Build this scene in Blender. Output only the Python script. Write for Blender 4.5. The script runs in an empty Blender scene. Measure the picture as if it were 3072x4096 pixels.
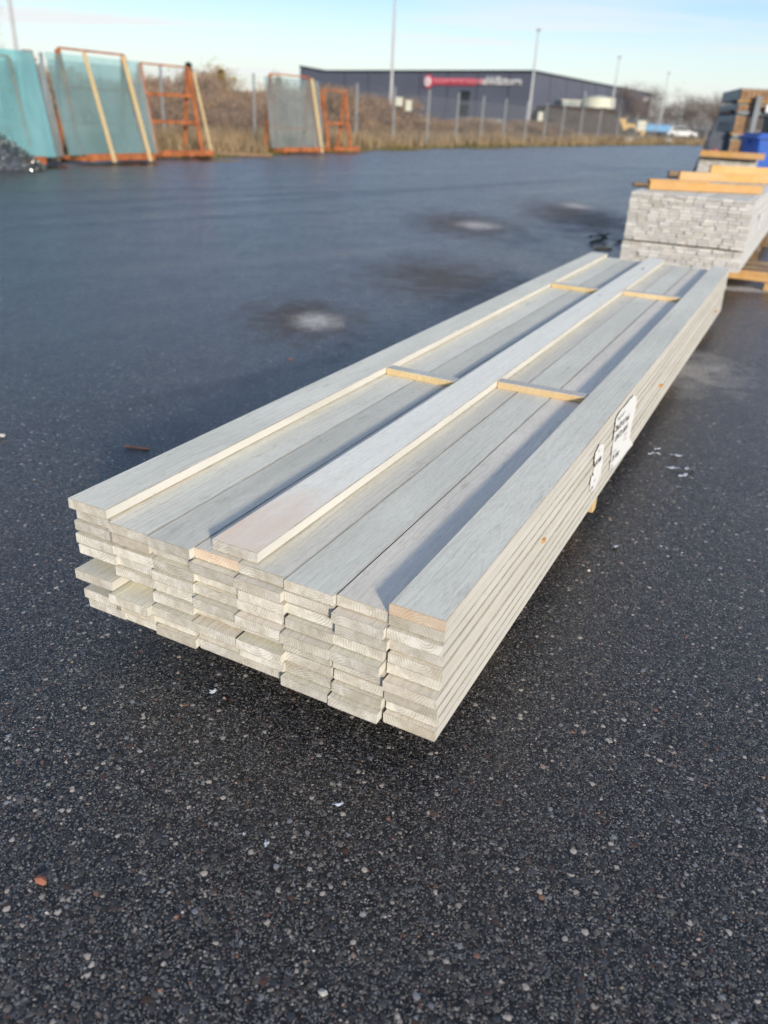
import bpy, bmesh, math, random
from mathutils import Vector, Matrix, noise

# ------------------------------------------------------------------ camera, light, exposure
sc = bpy.context.scene
C = sc.collection
PIT, ROLL, CAMZ = 0.4688, 0.0510, 1.217
cam_d = bpy.data.cameras.new('camera'); cam = bpy.data.objects.new('camera', cam_d); C.objects.link(cam); sc.camera = cam
cam_d.sensor_fit = 'VERTICAL'; cam_d.sensor_height = 36.0; cam_d.sensor_width = 27.0
cam_d.lens = 27.56; cam_d.clip_end = 3000; cam_d.clip_start = 0.05
_f = Vector((0, math.cos(PIT), -math.sin(PIT))); _r = Vector((1, 0, 0)); _u = _r.cross(_f)
r2 = math.cos(ROLL)*_r + math.sin(ROLL)*_u; u2 = -math.sin(ROLL)*_r + math.cos(ROLL)*_u
cam.matrix_world = Matrix(((r2.x, u2.x, -_f.x, 0), (r2.y, u2.y, -_f.y, 0), (r2.z, u2.z, -_f.z, CAMZ), (0, 0, 0, 1)))
cam_d.dof.use_dof = True; cam_d.dof.focus_distance = 1.78; cam_d.dof.aperture_fstop = 2.6

TH = -0.4565                                        # direction the plank bundles run in
A = Vector((math.cos(TH), math.sin(TH), 0)); B = Vector((-math.sin(TH), math.cos(TH), 0))
SUN_EL = math.radians(16.0)
sh = (A*0.70 - B*0.715).normalized()                  # sun behind the camera, to the right
SUN_AZ = math.atan2(sh.y, sh.x)
sd = Vector((sh.x*math.cos(SUN_EL), sh.y*math.cos(SUN_EL), math.sin(SUN_EL)))
sun_d = bpy.data.lights.new('sun', 'SUN'); sun_d.energy = 2.9; sun_d.angle = math.radians(5.5); sun_d.color = (1.0, 0.90, 0.76)
sun = bpy.data.objects.new('sun', sun_d); C.objects.link(sun); sun.rotation_euler = sd.to_track_quat('Z', 'Y').to_euler()

w = bpy.data.worlds.new('World'); sc.world = w; w.use_nodes = True
nt = w.node_tree; nt.nodes.clear(); N = nt.nodes.new; L = nt.links.new
out = N('ShaderNodeOutputWorld'); bg = N('ShaderNodeBackground'); bg.inputs[1].default_value = 0.112
sky = N('ShaderNodeTexSky'); sky.sky_type = 'NISHITA'; sky.sun_disc = False
sky.sun_elevation = SUN_EL; sky.sun_rotation = math.pi/2 - SUN_AZ
sky.air_density = 1.0; sky.dust_density = 0.4; sky.ozone_density = 3.0
tc = N('ShaderNodeTexCoord'); sp = N('ShaderNodeSeparateXYZ'); L(tc.outputs['Generated'], sp.inputs[0])
mx = N('ShaderNodeMath'); mx.operation = 'MAXIMUM'; mx.inputs[1].default_value = 0.0; L(sp.outputs['Z'], mx.inputs[0])
ad = N('ShaderNodeMath'); ad.operation = 'ADD'; ad.inputs[1].default_value = 0.10; L(mx.outputs[0], ad.inputs[0])
cb = N('ShaderNodeCombineXYZ')
for i, ax in enumerate('XY'):
    dv = N('ShaderNodeMath'); dv.operation = 'DIVIDE'; L(sp.outputs[ax], dv.inputs[0]); L(ad.outputs[0], dv.inputs[1]); L(dv.outputs[0], cb.inputs[i])
mp = N('ShaderNodeMapping'); mp.inputs['Scale'].default_value = (0.20, 0.62, 1); mp.inputs['Location'].default_value = (3.1, 1.7, 0); L(cb.outputs[0], mp.inputs[0])
no = N('ShaderNodeTexNoise'); no.inputs['Scale'].default_value = 1.5; no.inputs['Detail'].default_value = 7; no.inputs['Roughness'].default_value = 0.52; no.inputs['Distortion'].default_value = 0.5; L(mp.outputs[0], no.inputs['Vector'])
rp = N('ShaderNodeMapRange'); rp.inputs['From Min'].default_value = 0.43; rp.inputs['From Max'].default_value = 0.60; rp.inputs['To Min'].default_value = 0.22; rp.inputs['To Max'].default_value = 0.93; L(no.outputs['Fac'], rp.inputs['Value'])
hz = N('ShaderNodeMapRange'); hz.inputs['From Min'].default_value = 0.0; hz.inputs['From Max'].default_value = 0.17; hz.inputs['To Min'].default_value = 0.97; hz.inputs['To Max'].default_value = 0.0; L(sp.outputs['Z'], hz.inputs['Value'])
zf = N('ShaderNodeMapRange'); zf.inputs['From Min'].default_value = 0.13; zf.inputs['From Max'].default_value = 0.36; zf.inputs['To Min'].default_value = 1.0; zf.inputs['To Max'].default_value = 0.50; L(sp.outputs['Z'], zf.inputs['Value'])
mm = N('ShaderNodeMath'); mm.operation = 'MULTIPLY'; L(rp.outputs[0], mm.inputs[0]); L(zf.outputs[0], mm.inputs[1])
m2 = N('ShaderNodeMath'); m2.operation = 'MAXIMUM'; L(mm.outputs[0], m2.inputs[0]); L(hz.outputs[0], m2.inputs[1])
mix = N('ShaderNodeMix'); mix.data_type = 'RGBA'; L(m2.outputs[0], mix.inputs['Factor']); hsv = N('ShaderNodeHueSaturation'); hsv.inputs['Saturation'].default_value = 1.40; hsv.inputs['Value'].default_value = 0.93; hsv.inputs['Hue'].default_value = 0.512; L(sky.outputs[0], hsv.inputs['Color']); L(hsv.outputs[0], mix.inputs['A']); mix.inputs['B'].default_value = (4.95, 5.05, 5.1, 1)
L(mix.outputs['Result'], bg.inputs[0]); L(bg.outputs[0], out.inputs[0])

sc.view_settings.view_transform = 'Standard'; sc.view_settings.look = 'None'
sc.view_settings.exposure = 0.70; sc.view_settings.gamma = 1.0
sc.cycles.max_bounces = 6; sc.cycles.transparent_max_bounces = 16; sc.cycles.caustics_reflective = False; sc.cycles.caustics_refractive = False

rnd = random.Random(11)

# ------------------------------------------------------------------ helpers
def link(o, parent=None):
    C.objects.link(o)
    if parent: o.parent = parent
    return o
def tag(o, label=None, cat=None, group=None, kind=None):
    if label: o['label'] = label
    if cat: o['category'] = cat
    if group: o['group'] = group
    if kind: o['kind'] = kind
    return o
def empty(name, loc=(0, 0, 0), rz=0, label=None, cat=None, group=None):
    o = bpy.data.objects.new(name, None); o.empty_display_size = .2; o.location = loc; o.rotation_euler = (0, 0, rz)
    return tag(link(o), label, cat, group)
def build(name, bm, mat, parent=None, loc=None, smooth=False, rot=None):
    me = bpy.data.meshes.new(name); bm.to_mesh(me); bm.free()
    for m in (mat if isinstance(mat, (list, tuple)) else [mat]): me.materials.append(m)
    if smooth:
        for p in me.polygons: p.use_smooth = True
    o = bpy.data.objects.new(name, me)
    if loc is not None: o.location = loc
    if rot is not None: o.rotation_euler = rot
    return link(o, parent)
def box(bm, c, s, rz=0, mi=0, M=None):
    """box centred at c with full sizes s"""
    vs = []
    R = Matrix.Rotation(rz, 3, 'Z')
    for dx in (-.5, .5):
        for dy in (-.5, .5):
            for dz in (-.5, .5):
                v = R @ Vector((dx*s[0], dy*s[1], dz*s[2])) + Vector(c)
                if M: v = M @ v
                vs.append(bm.verts.new(v))
    for f in ((0, 1, 3, 2), (4, 6, 7, 5), (0, 4, 5, 1), (2, 3, 7, 6), (0, 2, 6, 4), (1, 5, 7, 3)):
        bm.faces.new([vs[i] for i in f]).material_index = mi
def bevel(bm, w, seg=1):
    bmesh.ops.bevel(bm, geom=list(bm.edges), offset=w, segments=seg, affect='EDGES', profile=.5)
def bar(bm, p, q, w, h=None, up=Vector((0, 0, 1)), mi=0):
    """rectangular bar from p to q"""
    p = Vector(p); q = Vector(q); h = h or w; d = (q-p).normalized()
    if abs(d.dot(up)) > .98: up = Vector((0, 1, 0))
    x = d.cross(up).normalized(); y = x.cross(d).normalized(); vs = []
    for e in (p, q):
        for a, b in ((-1, -1), (1, -1), (1, 1), (-1, 1)): vs.append(bm.verts.new(e + x*a*w/2 + y*b*h/2))
    for f in ((0, 3, 2, 1), (4, 5, 6, 7), (0, 1, 5, 4), (1, 2, 6, 5), (2, 3, 7, 6), (3, 0, 4, 7)):
        bm.faces.new([vs[i] for i in f]).material_index = mi
def tube(bm, p, q, r0, r1=None, n=8, cap=True):
    p = Vector(p); q = Vector(q); r1 = r0 if r1 is None else r1; d = (q-p).normalized()
    up = Vector((0, 0, 1)) if abs(d.z) < .95 else Vector((1, 0, 0))
    x = d.cross(up).normalized(); y = x.cross(d)
    a = [bm.verts.new(p + (x*math.cos(t)+y*math.sin(t))*r0) for t in [2*math.pi*i/n for i in range(n)]]
    b = [bm.verts.new(q + (x*math.cos(t)+y*math.sin(t))*r1) for t in [2*math.pi*i/n for i in range(n)]]
    for i in range(n): bm.faces.new((a[i], a[(i+1) % n], b[(i+1) % n], b[i]))
    if cap and n > 2: bm.faces.new(a[::-1]); bm.faces.new(b)
def ordn(n):
    return {1: 'first', 2: 'second', 3: 'third', 4: 'fourth', 5: 'fifth', 6: 'sixth', 7: 'seventh', 8: 'eighth', 9: 'ninth', 10: 'tenth', 11: 'eleventh', 12: 'twelfth',
            13: 'thirteenth', 14: 'fourteenth', 15: 'fifteenth', 16: 'sixteenth', 17: 'seventeenth', 18: 'eighteenth', 19: 'nineteenth', 20: 'twentieth', 21: 'twenty-first', 22: 'twenty-second'}[n]
OX, OY = 0.122, 1.209                                # front right corner of the near bundle
def SP(a, b, z=0.0):                                 # bundle coordinates: a across (0 left .. 0.96 right), b along, z up
    return Vector((OX, OY, 0)) + A*(a-.96) + B*b + Vector((0, 0, z))

# ------------------------------------------------------------------ materials
class Mat:
    def __init__(s, name, rough=.7, spec=.5, base=(.5, .5, .5)):
        s.m = bpy.data.materials.new(name); s.m.use_nodes = True; s.t = s.m.node_tree; s.t.nodes.clear()
        s.out = s.n('ShaderNodeOutputMaterial'); s.b = s.n('ShaderNodeBsdfPrincipled'); s.l(s.b.outputs[0], s.out.inputs[0])
        s.b.inputs['Base Color'].default_value = (*base, 1); s.b.inputs['Roughness'].default_value = rough; s.b.inputs['Specular IOR Level'].default_value = spec
    def n(s, t, **k):
        x = s.t.nodes.new(t)
        for a, v in k.items(): setattr(x, a, v)
        return x
    def l(s, a, b): s.t.links.new(a, b)
    def val(s, sock, v):
        if hasattr(v, 'links'): s.l(v, sock)
        else: sock.default_value = v
    def coord(s, kind='Object', scale=(1, 1, 1), loc=None, rand=False):
        c = s.n('ShaderNodeTexCoord').outputs[kind]
        if rand:
            oi = s.n('ShaderNodeObjectInfo'); v = s.n('ShaderNodeVectorMath', operation='SCALE'); v.inputs[0].default_value = (37.3, 11.9, 23.1); s.l(oi.outputs['Random'], v.inputs['Scale'])
            a = s.n('ShaderNodeVectorMath', operation='ADD'); s.l(c, a.inputs[0]); s.l(v.outputs[0], a.inputs[1]); c = a.outputs[0]
        m = s.n('ShaderNodeMapping'); s.l(c, m.inputs[0]); m.inputs['Scale'].default_value = scale
        if loc: m.inputs['Location'].default_value = loc
        return m.outputs[0]
    def noise(s, vec, scale=5, detail=4, rough=.5, dist=0, out='Fac'):
        x = s.n('ShaderNodeTexNoise'); s.l(vec, x.inputs['Vector'])
        for k, v in (('Scale', scale), ('Detail', detail), ('Roughness', rough), ('Distortion', dist)): x.inputs[k].default_value = v
        return x.outputs[out]
    def vor(s, vec, scale, feature='F1', rand=1.0):
        x = s.n('ShaderNodeTexVoronoi', feature=feature); s.l(vec, x.inputs['Vector']); x.inputs['Scale'].default_value = scale; x.inputs['Randomness'].default_value = rand
        return x.outputs
    def rng(s, v, a, b, c=0.0, d=1.0, clamp=True):
        x = s.n('ShaderNodeMapRange', clamp=clamp); s.val(x.inputs[0], v)
        for i, q in enumerate((a, b, c, d)): x.inputs[i+1].default_value = q
        return x.outputs[0]
    def math(s, op, a, b=0.0, c=0.0):
        x = s.n('ShaderNodeMath', operation=op); s.val(x.inputs[0], a); s.val(x.inputs[1], b); s.val(x.inputs[2], c); return x.outputs[0]
    def mix(s, f, a, b, mode='MIX'):
        x = s.n('ShaderNodeMix', data_type='RGBA', blend_type=mode); s.val(x.inputs['Factor'], f)
        for k, v in (('A', a), ('B', b)):
            if isinstance(v, tuple) and len(v) == 3: v = (*v, 1)
            s.val(x.inputs[k], v)
        return x.outputs['Result']
    def ramp(s, f, stops):
        x = s.n('ShaderNodeValToRGB'); s.val(x.inputs[0], f); e = x.color_ramp.elements
        while len(e) < len(stops): e.new(.5)
        for i, (p, c) in enumerate(stops): e[i].position = p; e[i].color = (*c, 1)
        return x.outputs[0]
    def bump(s, h, dist=.001, strength=1.0, normal=None):
        x = s.n('ShaderNodeBump'); s.l(h, x.inputs['Height']); x.inputs['Distance'].default_value = dist; x.inputs['Strength'].default_value = strength
        if normal: s.l(normal, x.inputs['Normal'])
        return x.outputs[0]
    def color(s, c): s.val(s.b.inputs['Base Color'], c if not (isinstance(c, tuple) and len(c) == 3) else (*c, 1)); return s
    def set(s, **k):
        for a, v in k.items(): s.val(s.b.inputs[a.replace('_', ' ')], v)
        return s
    def normal(s, nn): s.l(nn, s.b.inputs['Normal']); return s

def simple(name, base, rough=.7, spec=.5, var=.15, scale=6, metallic=0, rand=False, bump=0, scl=(1, 1, 1)):
    m = Mat(name, rough, spec); v = m.coord('Object', scl, rand=rand); n1 = m.noise(v, scale, 5, .6)
    d = tuple(c*(1-var) for c in base); e = tuple(min(1, c*(1+var)) for c in base)
    m.color(m.mix(m.rng(n1, .3, .7), d, e)); m.b.inputs['Metallic'].default_value = metallic
    m.set(Roughness=m.rng(m.noise(v, scale*2.3, 3), .3, .7, rough*.85, min(1, rough*1.15)))
    if bump: m.normal(m.bump(m.noise(v, scale*8, 4), bump))
    return m.m

# --- wet asphalt: crushed stone in black binder
def asphalt():
    m = Mat('wet_asphalt', .5, .5)
    v = m.n('ShaderNodeTexCoord').outputs['Object']
    wv = m.n('ShaderNodeVectorMath', operation='ADD'); m.l(v, wv.inputs[0])
    wn = m.n('ShaderNodeVectorMath', operation='SCALE'); m.l(m.noise(v, 160, 2, .5, 0, 'Color'), wn.inputs[0]); wn.inputs['Scale'].default_value = .0050
    m.l(wn.outputs[0], wv.inputs[1]); V = wv.outputs[0]
    pile = None; h = None; col = (.0028, .0036, .0052)
    for sc_, frac, c_lo, c_hi, hh in ((310, .88, (.010, .010, .010), (.34, .32, .285), .4), (155, .74, (.014, .0135, .013), (.60, .545, .47), .75), (80, .36, (.022, .020, .018), (.56, .49, .41), 1.0)):
        vo = m.vor(V, sc_); cs = m.n('ShaderNodeSeparateColor'); m.l(vo['Color'], cs.inputs[0])
        sz = m.rng(cs.outputs[1], 0, 1, .28, .60)                                   # each stone its own size
        body = m.rng(m.math('SUBTRACT', sz, vo['Distance']), 0, .05)
        on = m.math('LESS_THAN', cs.outputs[0], frac)
        mk = m.math('MULTIPLY', body, on)
        br = m.math('POWER', cs.outputs[2], 2.1)
        c = m.mix(br, c_lo, c_hi)
        hue = m.math('FRACT', m.math('MULTIPLY', cs.outputs[0], 91.7))
        c = m.mix(m.rng(hue, .93, .97), c, m.mix(br, (.06, .030, .022), (.30, .145, .095)))
        c = m.mix(m.rng(hue, .32, .26), c, m.mix(br, (.03, .034, .04), (.30, .31, .32)))
        col = m.mix(mk, col, c)
        dome = m.math('MULTIPLY', m.math('MULTIPLY', mk, hh), m.math('SUBTRACT', 1.0, m.math('MULTIPLY', vo['Distance'], .9)))
        h = dome if h is None else m.math('MAXIMUM', h, dome)
    big = m.noise(v, .55, 5, .55, .4); fine = m.noise(v, 700, 3, .7)
    # broad variation: drier, greyer film against wet black
    smp = m.n('ShaderNodeMapping'); smp.vector_type = 'TEXTURE'; m.l(v, smp.inputs[0]); smp.inputs['Rotation'].default_value = (0, 0, -.80); smp.inputs['Scale'].default_value = (1.6, 14, 1)
    streak = m.noise(smp.outputs[0], 1.6, 6, .6, .25); mott = m.noise(v, 34, 5, .7); mott2 = m.noise(v, 9, 5, .65)
    dry = m.math('MULTIPLY', m.rng(big, .38, .66, 0, .55), m.rng(streak, .35, .65, .4, 1))
    col = m.mix(dry, col, m.mix(.45, col, (.060, .060, .062)))
    col = m.mix(m.rng(mott, .46, .58, 0, .22), col, m.mix(.5, col, (.115, .118, .125)))
    # pale dried dust spots with a brownish damp rim
    def spot(cx, cy, rx, ry, rot, lo, hi, nz=.95):
        mp = m.n('ShaderNodeMapping'); mp.vector_type = 'TEXTURE'; m.l(v, mp.inputs[0]); mp.inputs['Location'].default_value = (cx, cy, 0); mp.inputs['Rotation'].default_value = (0, 0, rot); mp.inputs['Scale'].default_value = (rx, ry, 1)
        ln = m.n('ShaderNodeVectorMath', operation='LENGTH'); m.l(mp.outputs[0], ln.inputs[0])
        d = m.math('ADD', ln.outputs['Value'], m.math('MULTIPLY', m.math('SUBTRACT', m.noise(v, 2.6/max(rx, .2), 7, .72), .5), nz*3.0))
        return m.rng(d, hi, lo)
    rims = None
    for args in ((-.60, 5.15, .40, .62, .2, .30, 1.3), (.85, 10.75, .75, 1.5, .1, .3, 1.3), (2.65, 12.3, .85, 2.6, 0, .4, 1.2), (.40, 6.85, .7, 1.1, .1, .2, 1.4)):
        q = spot(*args); rims = q if rims is None else m.math('MAXIMUM', rims, q)
    pale = None
    for args in ((-.50, 5.10, .17, .25, .1, .25, 1.25, .75), (1.02, 10.7, .32, .48, 0, .25, 1.25, .75), (2.95, 14.1, .28, .6, 0, .2, 1.25, .75), (2.3, 11.1, .33, .42, 0, .1, 1.3, .8), (1.5, 4.6, .38, .5, .3, .1, 1.5, .8), (3.25, 7.06, 1.2, .13, -.03, .4, 1.3, .4)):
        q = spot(*args); pale = q if pale is None else m.math('MAXIMUM', pale, q)
    col = m.mix(m.math('MULTIPLY', rims, .85), col, m.mix(.6, col, (.17, .142, .126)))
    grit = m.rng(m.noise(v, 75, 5, .8), .40, .60, .28, 1)
    col = m.mix(m.math('MULTIPLY', m.math('MULTIPLY', pale, .85), grit), col, (.92, .89, .83))
    m.color(col)
    # roughness: wet film smooths it, dried patches are matt
    ro = m.rng(m.noise(v, 2.2, 4, .6), .3, .7, .22, .33)
    ro = m.math('ADD', ro, m.math('ADD', m.math('MULTIPLY', rims, .17), m.math('MULTIPLY', pale, .3)))
    ro = m.math('SUBTRACT', ro, m.math('MULTIPLY', m.rng(streak, .52, .72), .10))
    band = None
    for args in ((-1.0, 3.5, .07, 1.5, -.74, .2, 1.6, .5), (-3.2, 9.2, .12, 4.5, -.80, .2, 1.6, .5), (-2.3, 13.0, .2, 6.5, -.74, .2, 1.6, .5), (.3, 15.5, .25, 8, -.62, .2, 1.6, .5), (-4.6, 12.5, .16, 5, -.86, .2, 1.6, .5)):
        q = spot(*args); band = q if band is None else m.math('MAXIMUM', band, q)
    ro = m.math('ADD', ro, m.math('MULTIPLY', band, .10)); ro = m.math('ADD', ro, m.rng(mott2, .35, .65, -.04, .05)); ro = m.math('ADD', ro, m.rng(m.noise(v, 17, 8, .85), .35, .65, -.08, .10))
    m.set(Roughness=ro)
    m.set(Specular_IOR_Level=m.math('SUBTRACT', .25, m.math('ADD', m.math('MULTIPLY', rims, .22), m.math('MULTIPLY', pale, .15))))
    m.set(Coat_Weight=m.math('MULTIPLY', .52, m.math('MAXIMUM', 0.0, m.math('SUBTRACT', m.rng(m.noise(v, 44, 6, .8), .40, .58, .25, 1), m.math('MAXIMUM', m.math('MULTIPLY', rims, .66), pale))))); m.b.inputs['Coat Roughness'].default_value = .40; m.b.inputs['Coat IOR'].default_value = 1.33
    hb = m.math('ADD', h, m.math('MULTIPLY', fine, .25))
    m.normal(m.bump(m.math('ADD', m.noise(v, 1.6, 3, .5), m.math('MULTIPLY', mott, .18)), .014, .45, m.bump(hb, .0030, 1.0)))
    return m.m
M_asphalt = asphalt()

# --- primed planks: rough sawn faces and end grain
def wood_face(name, lo, hi, grain=.35, bumpd=.0007, dirt=.5, bare=None):
    m = Mat(name, .62, .22); v = m.coord('Object', rand=True); oi = m.n('ShaderNodeObjectInfo')
    warp = m.n('ShaderNodeVectorMath', operation='ADD'); m.l(v, warp.inputs[0]); ws = m.n('ShaderNodeVectorMath', operation='SCALE'); m.l(m.noise(m.coord('Object', (2, .8, 2), rand=True), 1.6, 3, .5, 0, 'Color'), ws.inputs[0]); ws.inputs['Scale'].default_value = .085; m.l(ws.outputs[0], warp.inputs[1])
    sc_ = m.n('ShaderNodeMapping'); m.l(warp.outputs[0], sc_.inputs[0]); sc_.inputs['Scale'].default_value = (1, .035, 1)
    ring = m.n('ShaderNodeTexWave', wave_type='BANDS', bands_direction='X', wave_profile='SAW'); m.l(sc_.outputs[0], ring.inputs['Vector']); ring.inputs['Scale'].default_value = 17; ring.inputs['Distortion'].default_value = 9.0; ring.inputs['Detail'].default_value = 3; ring.inputs['Detail Scale'].default_value = 1.3
    fib = m.noise(m.coord('Object', (1, .11, 1), rand=True), 330, 4, .75, .4)
    fib2 = m.noise(m.coord('Object', (1, .16, 1), rand=True), 140, 4, .7, .5)
    blot = m.noise(m.coord('Object', (1, .35, 1), rand=True), 9, 5, .6, .3)
    c = m.mix(m.rng(blot, .32, .68), lo, hi)
    c = m.mix(m.math('MULTIPLY', m.math('MULTIPLY', m.rng(ring.outputs['Fac'], .55, 1), m.rng(m.noise(m.coord('Object', (1, .3, 1), rand=True), 7, 3), .42, .6)), grain), c, tuple(x*.66 for x in lo))
    lng = m.noise(m.coord('Object', (1, .010, 1), rand=True), 150, 4, .7); c = m.mix(m.rng(lng, .48, .66, 0, .22), c, tuple(x*.58 for x in lo))
    c = m.mix(m.math('MULTIPLY', m.rng(m.math('ADD', m.math('MULTIPLY', fib, .6), m.math('MULTIPLY', fib2, .4)), .48, .60), .34), c, tuple(x*.55 for x in lo))
    st = m.math('MULTIPLY', m.rng(m.noise(m.coord('Object', (1, .25, 1), rand=True), 26, 6, .7), .60, .74), dirt)
    c = m.mix(st, c, (.33, .31, .24))
    kn = m.vor(m.coord('Object', (1, .32, 1), rand=True), 7.0)['Distance']; scf = m.noise(m.coord('Object', (.6, 1.6, 1), rand=True), 38, 5, .75, 1.2); c = m.mix(m.rng(scf, .63, .70, 0, .5), c, (.95, .93, .88))
    c = m.mix(m.math('MULTIPLY', m.rng(kn, .085, .03), .42), c, (.36, .29, .20)); h_kn = m.rng(kn, .10, .04)
    specks = m.math('MULTIPLY', m.rng(m.noise(v, 210, 2, .6), .70, .76), dirt*.8); c = m.mix(specks, c, (.16, .15, .12))
    if bare:                                                                       # raw wood shows near one end
        ob = m.n('ShaderNodeSeparateXYZ'); m.l(m.n('ShaderNodeTexCoord').outputs['Object'], ob.inputs[0])
        e = m.math('ADD', m.rng(ob.outputs['Y'], .0, .62, 1, 0), m.math('MULTIPLY', m.math('SUBTRACT', m.noise(m.coord('Object', (3, 1.2, 1)), 5, 4), .5), 1.4))
        lines = m.n('ShaderNodeTexWave', wave_type='BANDS', bands_direction='X'); m.l(sc_.outputs[0], lines.inputs['Vector']); lines.inputs['Scale'].default_value = 60; lines.inputs['Distortion'].default_value = 1.6
        raw = m.mix(lines.outputs['Fac'], (.94, .76, .58), (.84, .58, .38)); c = m.mix(m.rng(e, .25, 1.0, 0, .78), c, raw)
        crack = m.noise(m.coord('Object', (1, .09, 1), (.3, .0, 0)), 34, 2, .4); c = m.mix(m.rng(crack, .735, .76, 0, .75), c, (.22, .10, .06))
    rq = m.math('FRACT', m.math('MULTIPLY', oi.outputs['Random'], 7.7)); c = m.mix(0.0 if bare else .75, c, m.mix(rq, (.93, 1.0, .94), (1.0, .975, .92)), 'MULTIPLY')
    big = m.noise(m.coord('Object', (1, .5, 1), rand=True), 2.2, 4, .6); c = m.mix(m.rng(big, .42, .66, 0, 0.0 if bare else .45), c, m.mix(.5, c, (.50, .50, .42)))
    hs = m.n('ShaderNodeHueSaturation'); m.l(c, hs.inputs['Color']); m.l(m.rng(oi.outputs['Random'], 0, 1, 1.0 if bare else .84, 1.06), hs.inputs['Value'])
    m.color(hs.outputs[0]); m.set(Roughness=m.rng(blot, .3, .7, .50, .75))
    h = m.math('ADD', m.math('MULTIPLY', fib2, .9), m.math('ADD', m.math('MULTIPLY', ring.outputs['Fac'], .35), m.math('MULTIPLY', fib, .5)))
    m.normal(m.bump(h, bumpd, .9)); return m.m
def wood_end(name, lo, hi, warm, ringc, strength=.5):
    m = Mat(name, .85, .2); oi = m.n('ShaderNodeObjectInfo'); tcn = m.n('ShaderNodeTexCoord').outputs['Object']; se = m.n('ShaderNodeSeparateXYZ'); m.l(tcn, se.inputs[0])
    r = oi.outputs['Random']; rB = m.math('FRACT', m.math('MULTIPLY', r, 17.3)); rC = m.math('FRACT', m.math('MULTIPLY', r, 53.1))
    px = m.math('SUBTRACT', se.outputs['X'], m.rng(r, 0, 1, -.05, .05))
    pz = m.math('SUBTRACT', se.outputs['Z'], m.rng(rB, 0, 1, -.055, .06))
    rad = m.math('SQRT', m.math('ADD', m.math('MULTIPLY', px, px), m.math('MULTIPLY', pz, pz)))
    v = m.coord('Object', rand=True); wob = m.noise(v, 26, 3, .5)
    rad = m.math('ADD', rad, m.math('MULTIPLY', wob, .010))
    s1 = m.math('FRACT', m.math('MULTIPLY', rad, 160)); rg = m.math('POWER', s1, 2.4)
    vis = m.rng(m.noise(v, 24, 5, .7), .40, .60, .22, 1)
    c = m.mix(m.rng(m.noise(v, 22, 6, .68, .5), .36, .62), lo, hi)
    c = m.mix(m.math('MULTIPLY', m.rng(rC, .35, 1, .1, .75), m.rng(m.noise(v, 11, 4, .6), .40, .60)), c, warm)
    c = m.mix(m.math('MULTIPLY', m.math('MULTIPLY', rg, vis), strength), c, ringc)
    zc = m.math('ABSOLUTE', m.math('SUBTRACT', se.outputs['Z'], .0132)); c = m.mix(m.math('MULTIPLY', m.rng(zc, .0112, .0128), m.rng(m.noise(v, 60, 4, .7), .35, .6, .2, .8)), c, (.20, .17, .12))  # end colour darkened at top and bottom edges, painted shade of the layer gaps
    drip = m.math('MULTIPLY', m.rng(m.noise(m.coord('Object', (1, 1, .35), rand=True), 42, 4, .6), .61, .70), .6); c = m.mix(drip, c, (.80, .79, .76))
    spk = m.rng(m.noise(v, 330, 3, .75), .60, .76, 0, .55); c = m.mix(spk, c, (.26, .23, .17))
    hs = m.n('ShaderNodeHueSaturation'); m.l(c, hs.inputs['Color']); m.l(m.rng(rB, 0, 1, .76, 1.06), hs.inputs['Value'])
    m.color(hs.outputs[0]); m.normal(m.bump(m.math('ADD', m.math('MULTIPLY', rg, .5), m.noise(v, 520, 4, .75)), .0009, .9)); return m.m
def side_face(name, lo, hi):
    m = Mat(name, .7, .3); v = m.coord('Object', rand=True)
    c = m.mix(m.rng(m.noise(m.coord('Object', (1, .2, 1), rand=True), 14, 5, .6), .3, .7), lo, hi)
    fl = m.math('MULTIPLY', m.rng(m.noise(m.coord('Object', (1, .45, 1), rand=True), 70, 5, .75, .3), .625, .68), .8)       # flaked, chipped paint
    msk = m.rng(m.noise(m.coord('Object', (1, .5, 1), rand=True), 6, 3, .5), .46, .62)
    c = m.mix(m.math('MULTIPLY', fl, msk), c, (.20, .16, .10))
    c = m.mix(m.rng(m.noise(v, 260, 2, .6), .71, .76, 0, .6), c, (.22, .20, .16))
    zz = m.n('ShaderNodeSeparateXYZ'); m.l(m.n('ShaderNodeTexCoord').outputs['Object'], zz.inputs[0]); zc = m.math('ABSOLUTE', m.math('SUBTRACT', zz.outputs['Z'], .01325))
    c = m.mix(m.math('MULTIPLY', m.rng(zc, .0102, .0125), m.rng(m.noise(m.coord('Object', (1, .3, 1), rand=True), 40, 4, .7), .30, .60, .35, .9)), c, (.24, .21, .155))  # dark lines along both edges stand in for shadow between stacked layers
    m.color(c); m.normal(m.bump(m.noise(m.coord('Object', (1, .08, 1), rand=True), 260, 4, .7), .0004, .8)); return m.m
M_face = wood_face('primed_face', (.87, .795, .665), (.97, .895, .775), .45, .0011)
M_face_pale = wood_face('white_washed_face', (.97, .935, .77), (.98, .955, .82), .30, .0004, .2, bare=True)
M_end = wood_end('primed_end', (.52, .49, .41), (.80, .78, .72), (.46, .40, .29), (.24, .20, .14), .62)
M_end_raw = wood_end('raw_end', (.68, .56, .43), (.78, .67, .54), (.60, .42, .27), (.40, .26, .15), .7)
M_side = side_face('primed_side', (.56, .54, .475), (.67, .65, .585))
M_pine = wood_face('fresh_pine', (.66, .46, .23), (.76, .57, .32), .45, .0003, .06)
M_pine_top = wood_face('weathered_pine_top', (.62, .59, .53), (.72, .70, .65), .3, .0004, .25)
M_pine_org = wood_face('orange_pine', (.60, .32, .105), (.72, .41, .165), .5, .0003, .06)
M_oldwood = wood_face('old_brown_wood', (.20, .12, .065), (.30, .19, .11), .5, .0006, .3)
M_redwood = wood_face('reddish_wood', (.26, .14, .10), (.36, .22, .16), .4, .0006, .3)
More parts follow.
